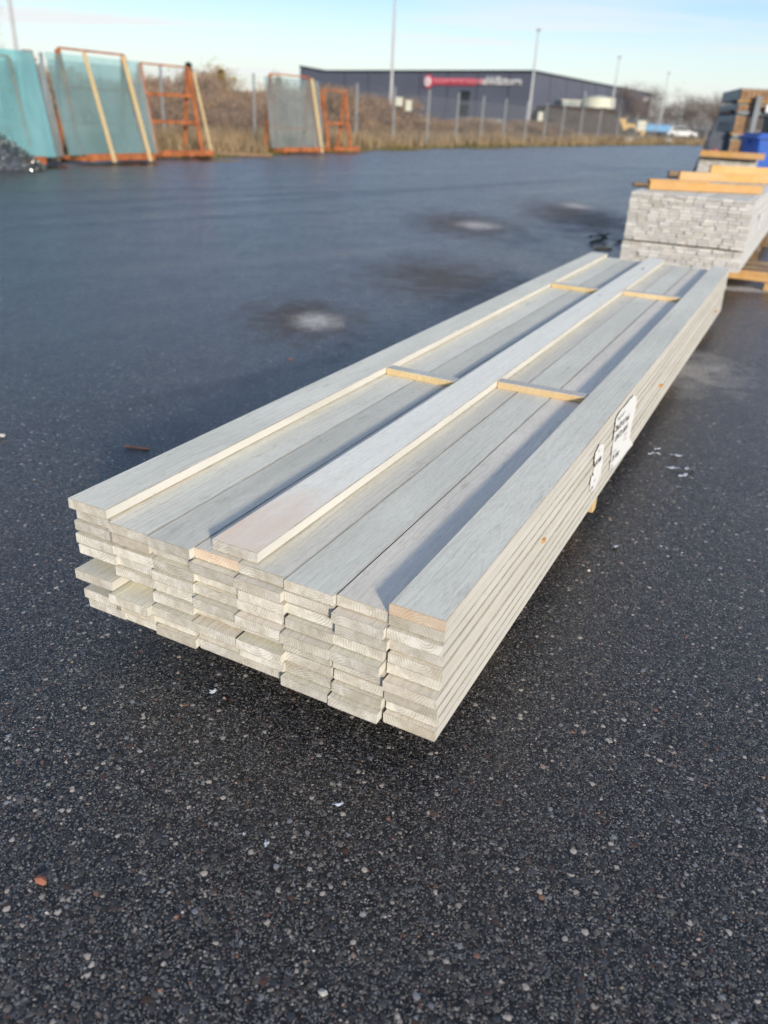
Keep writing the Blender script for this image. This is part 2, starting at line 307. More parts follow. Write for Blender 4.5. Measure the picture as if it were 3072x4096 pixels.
M_paper = simple('label_paper', (.82, .82, .80), .6, .3, .03, 20, bump=.0003)
M_ink = simple('printed_ink', (.03, .03, .035), .6, .3, .1)
M_smallink = simple('faint_ink', (.22, .22, .23), .6, .3, .1)
M_rust = simple('orange_painted_steel', (.40, .135, .05), .65, .3, .45, 5, rand=True)
M_steel = simple('galvanised_steel', (.22, .24, .25), .6, .3, .12, 4)
M_mast = simple('mast_steel', (.44, .45, .46), .6, .3, .08, 2)
M_wall = simple('dark_cladding', (.115, .125, .165), .55, .4, .06, .3)
M_walltrim = simple('roof_trim', (.035, .038, .05), .5, .5, .1, 1)
M_white = simple('white_paint', (.78, .78, .77), .5, .5, .04, 3)
M_red = simple('sign_red', (.66, .05, .10), .45, .5, .05, 3)
M_opening = simple('dark_opening', (.016, .02, .026), .3, .5, .1, 2)
M_blue = simple('blue_plastic', (.002, .085, .44), .42, .5, .12, 4)
M_ltblue = simple('pale_blue_paint', (.12, .34, .62), .4, .5, .08, 3)
M_yellow = simple('ochre_paint', (.55, .36, .10), .5, .5, .1, 3)
M_cream = simple('cream_cladding', (.62, .62, .50), .6, .4, .06, 1)
M_packwood = simple('pack_end_wood', (.34, .21, .12), .8, .2, .35, 9)
M_wrap = simple('grey_green_wrap', (.24, .275, .265), .5, .5, .16, 3, rand=True)
M_wrapd = simple('dark_wrap', (.085, .095, .12), .5, .5, .2, 3)
M_black = simple('black_rubber', (.012, .012, .013), .6, .4, .1, 5)
M_redpl = simple('red_plastic', (.55, .04, .05), .5, .4, .1, 5)
M_green = simple('dark_green_strap', (.02, .075, .065), .6, .4, .15, 20)
M_plastic = simple('torn_film', (.40, .44, .50), .3, .5, .1, 30)
M_chip = simple('wood_chip', (.50, .22, .12), .7, .3, .2, 60)
M_peb = simple('pale_pebble', (.50, .48, .44), .7, .3, .15, 90)
M_pinkp = simple('rusty_pebble', (.32, .13, .08), .7, .3, .2, 90)
M_concrete = simple('concrete', (.42, .40, .36), .8, .3, .12, 3)
M_soil = simple('dark_soil', (.075, .058, .048), .95, .2, .35, 1.5, bump=.02)
def glass(name, tint, film, amt, rough=.06):
    m = Mat(name, rough, .6); v = m.coord('Object', (1, 1, .35))
    f = m.rng(m.noise(v, 1.7, 5, .6), .3, .7, amt*.6, min(1, amt*1.3))
    tr = m.n('ShaderNodeBsdfTransparent'); tr.inputs[0].default_value = (*tint, 1); mxs = m.n('ShaderNodeMixShader')
    m.color(m.mix(m.noise(v, 2.5, 4), tuple(c*.8 for c in film), film)); m.l(f, mxs.inputs[0]); m.l(tr.outputs[0], mxs.inputs[1]); m.l(m.b.outputs[0], mxs.inputs[2]); m.l(mxs.outputs[0], m.out.inputs[0]); return m.m
M_glass1 = glass('teal_glass', (.84, .95, .95), (.42, .58, .60), .24, .03)
M_glass0 = glass('deep_teal_glass', (.66, .90, .91), (.32, .60, .62), .45)
M_glass2 = glass('clear_dusty_glass', (.86, .92, .92), (.42, .47, .48), .26)
def foliage(name, cols, rough=.9):
    m = Mat(name, rough, .15); oi = m.n('ShaderNodeObjectInfo'); v = m.coord('Object', rand=True); g = m.n('ShaderNodeNewGeometry')
    f = m.math('FRACT', m.math('ADD', g.outputs['Random Per Island'], m.math('MULTIPLY', m.noise(v, .9, 3), 1.0)))
    m.color(m.ramp(f, [(i/(len(cols)-1), c) for i, c in enumerate(cols)])); return m.m
M_twig = foliage('bare_twigs', [(.15, .095, .065), (.26, .165, .105), (.34, .235, .15), (.20, .13, .085)])
M_twigfar = foliage('distant_twigs', [(.12, .10, .09), (.20, .165, .145), (.26, .22, .195)])
M_twigred = foliage('reddish_twigs', [(.17, .11, .07), (.28, .18, .10), (.36, .25, .14)])
M_yleaf = foliage('yellow_leaves', [(.30, .20, .045), (.46, .31, .06), (.28, .17, .06), (.19, .12, .05)])
M_dgreen = foliage('conifer_needles', [(.012, .028, .018), (.025, .05, .03), (.018, .038, .026)])
M_drygrass = foliage('dry_grass', [(.26, .19, .11), (.38, .29, .17), (.21, .145, .085), (.33, .245, .15)])
M_grgrass = foliage('verge_grass', [(.09, .10, .03), (.14, .13, .045), (.20, .16, .07)])
M_bark = simple('bark', (.10, .08, .065), .9, .2, .3, 8)
M_ground = simple('verge_soil', (.13, .10, .065), .95, .15, .35, .7, bump=.01)
M_hill = simple('wooded_hill', (.10, .13, .17), 1.0, .05, .35, .03)
M_cullet = Mat('crushed_glass', .15, .9, (.25, .34, .32)); g_ = M_cullet.n('ShaderNodeNewGeometry'); M_cullet.color(M_cullet.ramp(g_.outputs['Random Per Island'], [(0, (.02, .03, .03)), (.6, (.08, .10, .10)), (.88, (.16, .2, .19)), (1, (.9, .92, .86))])); M_cullet = M_cullet.m

# ------------------------------------------------------------------ ground, asphalt, hills
bm = bmesh.new(); R_ = 1500
vs = [bm.verts.new((x, y, 0)) for x, y in ((-R_, -60), (R_, -60), (R_, R_), (-R_, R_))]; bm.faces.new(vs)
tag(build('ground', bm, M_ground, loc=(0, 0, -.03)), kind='structure')
edge = [(-14, 6), (-11.0, 11), (-8.6, 15.5), (-7.6, 17.9), (-6.5, 20.0), (-4.75, 22.6), (-3.9, 25), (-2.8, 28.4), (-1.2, 32.0), (.6, 35.9), (4.6, 43.2), (8.9, 50.6), (15.5, 61.8), (22.7, 73.7), (36, 88), (60, 104)]
bm = bmesh.new()
pts = []
for i in range(len(edge)-1):
    a, b = Vector(edge[i]), Vector(edge[i+1]); n_ = max(1, int((b-a).length/.6))
    for k in range(n_):
        q = a.lerp(b, k/n_); j = noise.noise(Vector((q.x*.7, q.y*.7, 3)))*.22; pts.append((q.x+j, q.y-j*.5))
pts.append(edge[-1])
loop = pts + [(70, 104), (70, -20), (-14, -20)]
bmv = [bm.verts.new((x, y, 0)) for x, y in loop]; fc = bm.faces.new(bmv)
ex = bmesh.ops.extrude_face_region(bm, geom=[fc]); bmesh.ops.translate(bm, verts=[e for e in ex['geom'] if isinstance(e, bmesh.types.BMVert)], vec=(0, 0, -.025))
bmesh.ops.recalc_face_normals(bm, faces=bm.faces)
tag(build('asphalt_yard', bm, M_asphalt), kind='structure')
# wet film lying in shallow hollows at the far edge of the yard
wet = Mat('wet_film', .10, .6, (.012, .013, .015)); wet.normal(wet.bump(wet.noise(wet.coord(), 6, 3), .0015, .5)); wet = wet.m
for (x, y, rx, ry, rz) in ((-4.6, 21.3, .9, .35, .9), (-6.0, 18.4, .9, .4, .95), (-1.9, 29.4, 1.6, .4, 1.13), (.2, 34.2, 1.8, .45, 1.1), (4.2, 41.2, 2.4, .4, 1.08), (-7.0, 16.2, .8, .35, 1.0)):
    bm = bmesh.new(); vs = []
    for i in range(40):
        t = 2*math.pi*i/40; k = 1 + .35*noise.noise(Vector((math.cos(t)*1.6+x, math.sin(t)*1.6+y, 0))); vs.append(bm.verts.new((math.cos(t)*rx*k, math.sin(t)*ry*k, 0)))
    bm.faces.new(vs); tag(build('puddle', bm, wet, loc=(x, y, .004), rot=(0, 0, rz)), kind='structure')
bm = bmesh.new(); prev = None
for i in range(90):
    x = -520 + i*9.0; h = 20 + 9*math.sin(x*.011+.6)+4*noise.noise(Vector((x*.02, 0, 1)))+1.0*noise.noise(Vector((x*.2, 5, 1)))
    h *= max(.12, min(1, (-x+60)/210)) if x < 60 else .12
    row = [bm.verts.new((x, 600, -1)), bm.verts.new((x, 640, h*.75)), bm.verts.new((x, 690, h)), bm.verts.new((x, 900, h*.6)), bm.verts.new((x, 950, -1))]
    if prev:
        for k in range(4): bm.faces.new((prev[k], row[k], row[k+1], prev[k+1]))
    prev = row
tag(build('hills', bm, M_hill), kind='structure')

# ------------------------------------------------------------------ the near bundle: every plank its own object
T, W_, P_ = .0265, .1185, .1203
Z0 = .09
def zlay(r): return Z0 + (9-r)*.0290 + .0048*(r <= 6) + .0032*(r <= 2)
def plank_bm(w_, t_, L_, seed, segs=26, warp=.0024, bev=.0022, taper=None):
    """cross section with eased edges swept along y; slot 0 broad faces, 1 ends, 2 narrow sides"""
    bm = bmesh.new(); rr = random.Random(seed); b = bev
    sec = [(-w_/2+b, 0), (w_/2-b, 0), (w_/2, b), (w_/2, t_-b), (w_/2-b, t_), (-w_/2+b, t_), (-w_/2, t_-b), (-w_/2, b)]
    ph = rr.uniform(0, 50); rows = []
    for i in range(segs+1):
        y = L_*i/segs; env = math.sin(math.pi*i/segs)
        dx = warp*1.3*env*noise.noise(Vector((ph, y*.5, 0))); dz = warp*.35*noise.noise(Vector((y*1.1, ph, 3)))
        rows.append([bm.verts.new((x+dx+.0003*rr.uniform(-1, 1), y, z+(dz if z > t_*.5 else 0))) for x, z in sec])
    for i in range(segs):
        for k in range(8):
            f = bm.faces.new((rows[i][k], rows[i][(k+1) % 8], rows[i+1][(k+1) % 8], rows[i+1][k])); f.material_index = 0 if k in (0, 4) else 2
    f = bm.faces.new(rows[0][::-1]); f.material_index = 1; f = bm.faces.new(rows[-1]); f.material_index = 1
    bmesh.ops.recalc_face_normals(bm, faces=bm.faces)
    return bm
LEN = 4.92
# how far each end sits back (+) or sticks out (-), rows from the top down, columns from the left
OFF = [
 [.000, None, None, None, None, None, None, .000],
 [.010, .000, -.004, .012, .010, .004, .012, .006],
 [.004, .004, .012, -.006, -.008, .006, -.010, .000],
 [.000, .002, .004, .012, .000, .012, -.002, .012],
 [.002, .010, .000, .006, .004, .000, .002, .006],
 [.055, .004, .004, -.008, -.014, -.018, -.016, .010],
 [-.022, .050, -.002, .010, .010, -.002, .000, -.012],
 [.062, -.024, -.010, -.012, -.014, .006, .006, .000],
 [-.006, -.006, .004, .004, -.002, .004, -.002, .010],
 [.000, .004, -.004, .006, .006, -.010, -.014, .000]]
NR = 10
for r in range(NR):
    for c in range(8):
        off = OFF[r][c]
        if off is None: continue
        sd_ = r*17+c*5+3; rr = random.Random(sd_)
        z = zlay(r); x = .06 + c*P_
        jx = rr.uniform(.0002, .0044) if c == 7 else rr.uniform(-.0022, .0022) + (0 if r < 2 else rr.uniform(-.0055, .0045))
        if c == 0 and r > 0: jx += .006 + .004*r*.3
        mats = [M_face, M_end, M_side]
        if (r, c) in ((1, 3), (0, 7)): mats = [M_face, M_end_raw, M_side]
        bm = plank_bm(W_, T, LEN + rr.uniform(-.03, .03) - off, sd_)
        if (r, c) == (0, 0): lab = 'long grey-green plank lying alone along the left edge on top of the near bundle'
        elif (r, c) == (0, 7): lab = 'top right edge plank of the near bundle, with a raw pinkish end'
        else:
            ex = ', raw brown end' if (r, c) == (1, 3) else (', end set back' if off > .04 else (', end sticking out' if off < -.017 else ''))
            lab = f'near bundle plank {"at left edge" if c == 0 else "at right edge" if c == 7 else ordn(c+1)+" from left"}, {ordn(r+1)} layer down{ex}'
        tag(build('plank', bm, mats, loc=SP(x+jx, off, z), rot=(0, 0, TH)), lab, 'plank', 'primed planks of the near bundle')
bm = plank_bm(W_, T, 4.93, 991)
tag(build('plank', bm, [M_face_pale, M_end, M_side], loc=SP(.463, .022, zlay(0)), rot=(0, 0, TH)), 'whitish middle plank on top of the near bundle, bare pinkish wood at its front', 'plank', 'primed planks of the near bundle')

# spacer battens lying across between the three top planks
for (a0, a1, b, lab) in ((.122, .402, 1.39, 'pale batten across the left channel of the near bundle, nearer one'), (.524, .842, 1.485, 'pale batten across the right channel of the near bundle, nearer one'),
                         (.122, .402, 3.50, 'pale batten across the left channel of the near bundle, far one'), (.524, .842, 3.565, 'pale batten across the right channel of the near bundle, far one')):
    bm = bmesh.new(); Lb = a1-a0; box(bm, (0, 0, .0125), (Lb, .048, .0245)); bevel(bm, .0012)
    for f in bm.faces: f.material_index = 1 if f.normal.z > .5 else 0
    o = build('batten', bm, [M_pine, M_pine_top], loc=SP((a0+a1)/2, b+.024, zlay(1)+T+.0004), rot=(0, 0, TH + (.03 if a0 > .5 else -.02)))
    tag(o, lab, 'batten', 'spacer battens on top of the near bundle')
# thin stickers poking out between the layers on the right side
for (b, z, ln, lab, tilt) in ((.655, .250, .030, 'small orange sticker end poking from the near bundle, closest to its front corner', .35), (2.40, .209, .045, 'orange sticker end poking from the near bundle beyond the paper labels', 0), (4.40, .180, .050, 'thin orange sticker end poking from the far part of the near bundle', 0)):
    bm = bmesh.new(); box(bm, (-.2+ln/2, 0, 0), (.40, .028 if tilt == 0 else .022, .0085)); bevel(bm, .0007)
    o = build('sticker', bm, M_pine_org, loc=SP(.957, b, z), rot=(0, tilt*0, TH)); tag(o, lab, 'stick', 'stickers between the layers')
# bearers that carry the bundle
for (b, lab) in ((.55, 'square bearer under the front part of the near bundle'), (1.33, 'square bearer whose end just shows under the near bundle below the labels'), (3.5, 'square bearer under the far part of the near bundle'), (4.7, 'square bearer under the far end of the near bundle')):
    bm = bmesh.new(); Lb = .985 if abs(b-1.33) < .1 else .86; box(bm, (0, 0, .043), (Lb, .045, .086)); bevel(bm, .002)
    if abs(b-1.33) < .1:
        bm.free(); bm = bmesh.new(); box(bm, (0, 0, .022), (  .86, .045, .043)); box(bm, (0, 0, .0655), (.968, .042, .042)); bevel(bm, .002)
    tag(build('bearer', bm, M_pine, loc=SP(.482, b, .002), rot=(0, 0, TH)), lab, 'bearer', 'bearers under the near bundle')

# --- paper labels stapled on the right side, crumpled, printed
def crump(b, z, seed):
    n1 = noise.noise(Vector((b*16, z*20, seed))); n2 = noise.noise(Vector((b*50, z*45, seed+7)))
    return .0003 + .0016*abs(n1) + .0009*abs(n2)
def side_pt(b, z, seed, extra=0): return SP(.9660 + crump(b, z, seed) + extra, b, z)
def paper(name, poly, seed, label):
    root = empty(name, SP(.966, poly[0][0], poly[0][1]), 0, label, 'label')
    inv = Matrix.Translation(-root.location)
    b0, b1 = min(p[0] for p in poly), max(p[0] for p in poly); z0, z1 = min(p[1] for p in poly), max(p[1] for p in poly)
    bm = bmesh.new(); vs = [bm.verts.new((b, z, 0)) for b, z in poly]; bm.faces.new(vs)
    for k in range(1, int((b1-b0)/.011)): bmesh.ops.bisect_plane(bm, geom=bm.verts[:]+bm.edges[:]+bm.faces[:], plane_co=(b0+k*.011, 0, 0), plane_no=(1, 0, 0))
    for k in range(1, int((z1-z0)/.011)): bmesh.ops.bisect_plane(bm, geom=bm.verts[:]+bm.edges[:]+bm.faces[:], plane_co=(0, z0+k*.011, 0), plane_no=(0, 1, 0))
    for v in bm.verts: v.co = inv @ side_pt(v.co.x, v.co.y, seed)
    bmesh.ops.recalc_face_normals(bm, faces=bm.faces)
    o = build('sheet', bm, M_paper, root); s = o.modifiers.new('t', 'SOLIDIFY'); s.thickness = .0003
    return root, inv
def text_mesh(txt, size):
    cu = bpy.data.curves.new('t', 'FONT'); cu.body = txt; cu.size = size; cu.resolution_u = 2; cu.offset = size*.008; to = bpy.data.objects.new('t', cu); C.objects.link(to)
    dg = bpy.context.evaluated_depsgraph_get(); me = bpy.data.meshes.new_from_object(to.evaluated_get(dg)); bpy.data.objects.remove(to); return me
def side_text(root, inv, txt, b, z, size, slope, seed, mat, stretch=1.0, name='printed_line'):
    me = text_mesh(txt, size); bm = bmesh.new(); bm.from_mesh(me)
    bmesh.ops.triangulate(bm, faces=bm.faces)
    bmesh.ops.subdivide_edges(bm, edges=[e for e in bm.edges if e.calc_length() > .012], cuts=1)
    for v in bm.verts:
        x, y = v.co.x*stretch, v.co.y
        v.co = inv @ side_pt(b+x, z+y+x*slope, seed, .0014)
    o = build(name, bm, mat, root); return o
poly1 = [(1.715, .353), (1.80, .318), (1.812, .269), (1.80, .205), (1.807, .155), (1.93, .088), (1.745, .104), (1.50, .130), (1.476, .153), (1.455, .235), (1.439, .30), (1.424, .352), (1.484, .362), (1.588, .356), (1.635, .361)]
r1, i1 = paper('paper_label', poly1, 1.3, 'large crumpled white printed label on the right side of the near bundle')
for txt, b, z, s, sl, mt in (('Ytterfodral +', 1.45, .331, .022, -.06, M_smallink), ('28x120 B/ Finså', 1.445, .294, .034, -.10, M_ink), ('LINCO 6:RöH', 1.47, .252, .034, -.10, M_ink), ('grundm.', 1.66, .212, .013, -.08, M_smallink), ('16 1 4801', 1.66, .190, .012, -.08, M_smallink),
                             ('Förpackning', 1.475, .205, .011, -.06, M_smallink), ('39, löst', 1.485, .170, .036, -.10, M_ink), ('Art.nr', 1.495, .150, .010, -.05, M_smallink), ('TCQ', 1.50, .134, .014, -.03, M_ink)):
    side_text(r1, i1, txt, b, z, s, sl, 1.3, mt, 1.12)
poly2 = [(1.282, .308), (1.297, .279), (1.29, .263), (1.33, .222), (1.31, .212), (1.33, .187), (1.301, .174), (1.271, .157), (1.212, .166), (1.175, .190), (1.165, .218), (1.17, .237), (1.20, .228), (1.18, .251), (1.19, .265), (1.172, .290), (1.165, .318), (1.21, .330)]
r2_, i2 = paper('paper_label', poly2, 4.1, 'small torn printed label left of the large one on the near bundle side')
for txt, b, z, s, mt in (('GFORM', 1.182, .262, .026, M_ink), ('1 NL', 1.20, .305, .012, M_smallink), ('Kvist', 1.22, .198, .011, M_smallink), ('ØFO', 1.19, .178, .016, M_ink)):
    side_text(r2_, i2, txt, b, z, s, -.08, 4.1, mt)

# ------------------------------------------------------------------ small litter on the yard
def shard(name, x, y, s, mat, label, cat, seed, flat=.25, elong=1.6, z=0, rz=None, group=None):
    rr = random.Random(seed); bm = bmesh.new(); bmesh.ops.create_icosphere(bm, subdivisions=1, radius=s/2)
    for v in bm.verts:
        k = rr.uniform(.65, 1.25); v.co = Vector((v.co.x*elong*k, v.co.y*k, v.co.z*flat*rr.uniform(.6, 1.3)))
    m = min(v.co.z for v in bm.verts)
    o = build(name, bm, mat, loc=(x, y, z-m-.0006), rot=(0, 0, rr.uniform(0, 6) if rz is None else rz)); return tag(o, label, cat, group)
def film(x, y, s, seed, label, rz=0, elong=2.4):
    rr = random.Random(seed); bm = bmesh.new(); n = 10; c = bm.verts.new((0, 0, .006)); ring = []
    for i in range(n):
        t = 2*math.pi*i/n; k = rr.uniform(.45, 1.15); ring.append(bm.verts.new((math.cos(t)*s*elong*k/2, math.sin(t)*s*k/2, rr.uniform(.0, .010))))
    for i in range(n): bm.faces.new((c, ring[i], ring[(i+1) % n]))
    o = build('plastic_shred', bm, M_plastic, loc=(x, y, .0025), rot=(0, 0, rz)); md = o.modifiers.new('t', 'SOLIDIFY'); md.thickness = .0006
    return tag(o, label, 'plastic scrap')
film(1.117, 3.06, .020, 1, 'leftmost torn plastic shred in the cluster right of the near bundle', .1, 3)
film(1.20, 3.05, .022, 2, 'rightmost upper plastic shred in the cluster right of the near bundle', -.3, 2.4)
film(1.155, 2.915, .026, 3, 'largest plastic shred, lowest left of the cluster right of the near bundle', -.2, 2.6)
film(1.215, 2.91, .020, 4, 'plastic shred beside the largest one in the cluster right of the near bundle', 0, 2.4)
film(1.17, 2.84, .022, 5, 'lowest bluish plastic shred of the cluster right of the near bundle', .3, 2)
film(1.14, 3.11, .016, 6, 'small topmost plastic shred of the cluster right of the near bundle', .5, 2.4)
film(.752, 2.23, .022, 7, 'single torn plastic shred on the asphalt right of the bundle front', .7, 2)
film(-.060, 1.112, .016, 8, 'bluish plastic shred on the asphalt in front of the near bundle', .2, 2)
film(-.375, 1.427, .014, 9, 'small crumpled white scrap left of the bundle front corner', .3, 1.8)
film(-.186, 1.012, .011, 10, 'small translucent scrap, right one of two left of centre in the foreground', .9, 1.3)
film(-.229, 1.03, .009, 12, 'small bluish scrap, left one of two left of centre in the foreground', 1.2, 1.3)
bm = bmesh.new(); bar(bm, (-.05, 0, .006), (.05, -.012, .004), .009, .006); bevel(bm, .001)
tag(build('wood_splinter', bm, M_chip, loc=(-.985, 2.85, 0), rot=(0, 0, .02)), 'reddish brown wood splinter on the asphalt left of the near bundle', 'splinter')
shard('bark_chip', -.552, 4.19, .022, M_chip, 'tiny red bark chip on the asphalt behind the near bundle', 'chip', 5)
shard('pebble', -1.536, 2.889, .026, M_peb, 'pale round pebble at the far left of the asphalt', 'pebble', 21, .7, 1)
shard('pebble', -.057, .744, .013, M_peb, 'white pebble near the bottom edge, below the bundle corner', 'pebble', 22, .5, 1.3)
shard('pebble', -.562, .913, .020, M_pinkp, 'rust brown pebble at the lower left of the asphalt', 'pebble', 23, .5, 1.4)
shard('pebble', .633, 2.07, .012, M_peb, 'round white pebble right of the bundle front', 'pebble', 24, .7, 1)
# loose grit on the surface near the camera: nobody could count it
bm = bmesh.new(); rg = random.Random(4)
for i in range(1700):
    x = rg.uniform(-1.3, 1.5); y = .62 + 2.2*rg.random()**1.3; s = .0017 + .0034*rg.random()**3
    z = s*.3; q = Matrix.Rotation(rg.uniform(0, 6), 3, 'Z')
    vv = [bm.verts.new(Vector((x, y, z)) + q @ Vector((a*s*rg.uniform(.7, 1.3), b*s*rg.uniform(.6, 1.1), c*s*.5))) for a, b, c in ((1, 0, -.5), (0, 1, -.5), (-1, 0, -.5), (0, -1, -.5), (.2, .1, 1))]
    for f in ((0, 1, 4), (1, 2, 4), (2, 3, 4), (3, 0, 4)): bm.faces.new([vv[k] for k in f])
gm = Mat('loose_grit', .8, .25); gg = gm.n('ShaderNodeNewGeometry'); gm.color(gm.ramp(gg.outputs['Random Per Island'], [(0, (.03, .03, .03)), (.55, (.11, .10, .09)), (.80, (.22, .19, .15)), (.90, (.24, .11, .075)), (.97, (.42, .40, .37))]))
tag(build('loose_grit', bm, gm.m), 'fine loose grit scattered over the near asphalt', 'grit', kind='stuff')

# ------------------------------------------------------------------ the big grey bundle behind (narrow boards), lumber on top
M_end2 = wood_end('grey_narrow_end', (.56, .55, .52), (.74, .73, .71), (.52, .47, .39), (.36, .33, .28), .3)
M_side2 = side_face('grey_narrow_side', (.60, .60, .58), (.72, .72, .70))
BB0, ZB = 6.0, .20
rr = random.Random(77)
cols = 11; rows = 20; bw = .0875; bt = .0262
protos = {}
for r in range(rows):
    gap = .012 if r >= 14 else 0
    ws = [rr.choice((.068, .0875, .0875, .11)) for _ in range(cols)]; kf = .957/sum(ws); x = rr.uniform(-.004, .004)
    for c in range(cols):
        w_ = ws[c]*kf; key = round(w_/.004)
        if key not in protos:
            bm = plank_bm(key*.004-.003, bt-.0012, 4.4, 500+key, segs=8, bev=.0015); me = bpy.data.meshes.new('board'); bm.to_mesh(me); bm.free()
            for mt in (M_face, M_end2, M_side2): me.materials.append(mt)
            protos[key] = me
        o = bpy.data.objects.new('board', protos[key]); C.objects.link(o)
        off = rr.uniform(-.008, .008) + (.014 if rr.random() < .05 else 0)
        o.location = SP(x+w_/2, BB0+off, ZB+(rows-1-r)*.0267+(0 if gap else .014)); o.rotation_euler = (0, 0, TH); x += w_
        tag(o, f'narrow grey board {"at left edge" if c == 0 else "at right edge" if c == cols-1 else ordn(c+1)+" from left"}, {ordn(r+1)} row down, big bundle behind', 'board', 'narrow boards of the big bundle')
for a0, k in ((.08, 0), (.5, 1), (.84, 2)):
    bm = bmesh.new(); box(bm, (0, 0, 0), (.05, .35, .010)); tag(build('sticker', bm, M_oldwood, loc=SP(a0, BB0+.19, ZB+6*.0267+.0065), rot=(0, 0, TH)), ['left', 'middle', 'right'][k] + ' thin dark sticker in the low gap of the big bundle', 'stick', 'stickers in the big bundle')
for (r, c, w_) in ((1.6, 5.9, .05), (3.5, 9.7, .05)):
    pass
ZT = ZB + rows*.0267 + .016
def lumber(p, q, s_, label, mat, z=ZT, w2=.045, name='lumber_beam'):
    p = SP(p[0], p[1], z+.001); q = SP(q[0], q[1], z+.001); d = q-p
    bm = bmesh.new(); box(bm, (0, 0, s_/2), (d.length, w2, s_)); bevel(bm, .002)
    return tag(build(name, bm, mat, loc=(p+q)/2, rot=(0, 0, math.atan2(d.y, d.x))), label, 'beam', 'loose beams on the big bundle')
lumber((.075, 6.33), (.93, 6.85), .068, 'orange pine beam lying across the big bundle, nearest one', M_pine_org)
lumber((-.03, 6.85), (.46, 7.15), .055, 'orange beam end showing left behind the nearest beam on the big bundle', M_pine_org)
lumber((.04, 8.15), (1.02, 8.75), .080, 'second orange beam across the big bundle, behind the nearest', M_pine_org)
lumber((-.10, 8.35), (.36, 8.62), .070, 'brownish beam end behind the second orange beam', M_oldwood)
lumber((.20, 9.3), (1.15, 9.9), .12, 'thick orange beam farthest back on the big bundle', M_pine_org)
lumber((-.09, 6.50), (.05, 6.58), .035, 'short dark wood block at the left top edge of the big bundle', M_oldwood, name='wood_block')
# pallet and bearers below the big bundle
pal = empty('pallet', SP(.9, 6.9, 0), TH, 'pale pine pallet under the big bundle, sticking out to the right', 'pallet')
def pp(name, c, s, mat): bm = bmesh.new(); box(bm, c, s); bevel(bm, .002); return build(name, bm, mat, pal)
pp('deck_board', (.10, -.28, .135), (1.25, .10, .024), M_pine_org)
pp('deck_board', (.10, .05, .135), (1.25, .10, .024), M_oldwood)
pp('deck_board', (.10, .38, .135), (1.25, .10, .024), M_oldwood)
pp('side_board', (.10, -.315, .098), (1.25, .03, .048), M_pine_org)
for bx in (-.42, .30, .66): pp('block', (bx, -.25, .037), (.10, .12, .070), M_pine_org)
for bx in (-.42, .66): pp('block', (bx, .35, .037), (.10, .12, .070), M_oldwood)
for b, k in ((6.45, 'near'), (8.0, 'middle'), (9.8, 'far')):
    bm = bmesh.new(); box(bm, (0, 0, .026), (1.10 if k != 'near' else .92, .09, .050)); bevel(bm, .002)
    tag(build('bearer', bm, M_oldwood, loc=SP(.44, b, .148), rot=(0, 0, TH)), f'{k} dark bearer under the big grey bundle', 'bearer', 'bearers under the big bundle')
for b, k in ((8.0, 'middle'), (9.8, 'far')):
    bm = bmesh.new(); box(bm, (0, 0, .073), (1.16, .10, .145)); bevel(bm, .002)
    tag(build('sleeper', bm, M_oldwood, loc=SP(.40, b+.01, .0015), rot=(0, 0, TH)), f'{k} brown timber sleeper below the big bundle', 'timber', 'sleepers under the big bundle')
# green strap heap
bm = bmesh.new(); rg = random.Random(6)
for k in range(5):
    p = Vector((rg.uniform(-.2, .2), rg.uniform(-.3, .3), .03)); d = Vector((rg.uniform(-.3, .3), rg.uniform(-.3, .3), 0))
    for i in range(5):
        q = p + d*.4 + Vector((rg.uniform(-.08, .08), rg.uniform(-.08, .08), rg.uniform(-.02, .03))); q.z = max(.012, q.z); bar(bm, p, q, .035, .012); p = q
tag(build('strap_heap', bm, M_green, loc=(2.36, 9.6, 0)), 'tangled dark green strap on the asphalt left of the big bundle', 'strap')
bm = bmesh.new(); bar(bm, (-.10, 0, .012), (.10, .02, .012), .05, .02); tag(build('wood_offcut', bm, M_pine, loc=(2.27, 9.1, 0)), 'short yellowish offcut beside the green strap', 'offcut')
# label scraps on the big bundle side
def scrap(b, z, w_, h_, lab):
    bm = bmesh.new(); vs = [bm.verts.new(Vector((0, dy, dz))) for dy, dz in ((-w_/2, -h_/2), (w_/2, -h_/2*.8), (w_/2*.9, h_/2), (-w_/2*.8, h_/2*.9))]; bm.faces.new(vs)
    o = build('paper_scrap', bm, M_paper, loc=SP(.978, b, z), rot=(0, 0, TH)); md = o.modifiers.new('t', 'SOLIDIFY'); md.thickness = .001; md.offset = 0; tag(o, lab, 'label')
scrap(7.0, .56, .12, .07, 'white label on the side of the big bundle at the right photo edge, upper one'); scrap(6.93, .49, .06, .05, 'small torn white label below the upper one on the big bundle side')

# ------------------------------------------------------------------ third bundle, blue bin, rack of packs on the right
r3 = random.Random(9); X3, Y3 = 5.14, 15.0; TH3 = -.40
A3 = Vector((math.cos(TH3), math.sin(TH3), 0)); B3 = Vector((-math.sin(TH3), math.cos(TH3), 0))
bm = plank_bm(.112, .036, 3.4, 888, segs=4); me3 = bpy.data.meshes.new('board'); bm.to_mesh(me3); bm.free()
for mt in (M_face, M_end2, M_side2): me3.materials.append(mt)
for r in range(16):
    for c in range(8):
        o = bpy.data.objects.new('board', me3); C.objects.link(o); o.rotation_euler = (0, 0, TH3)
        o.location = Vector((X3, Y3, .20+(15-r)*.0388)) + A3*(.06+c*.1145) + B3*r3.uniform(-.015, .015)
        tag(o, f'grey board {"at left edge" if c == 0 else "at right edge" if c == 7 else ordn(c+1)+" from left"}, {ordn(r+1)} row down, far bundle by blue bin', 'board', 'boards of the small far bundle')
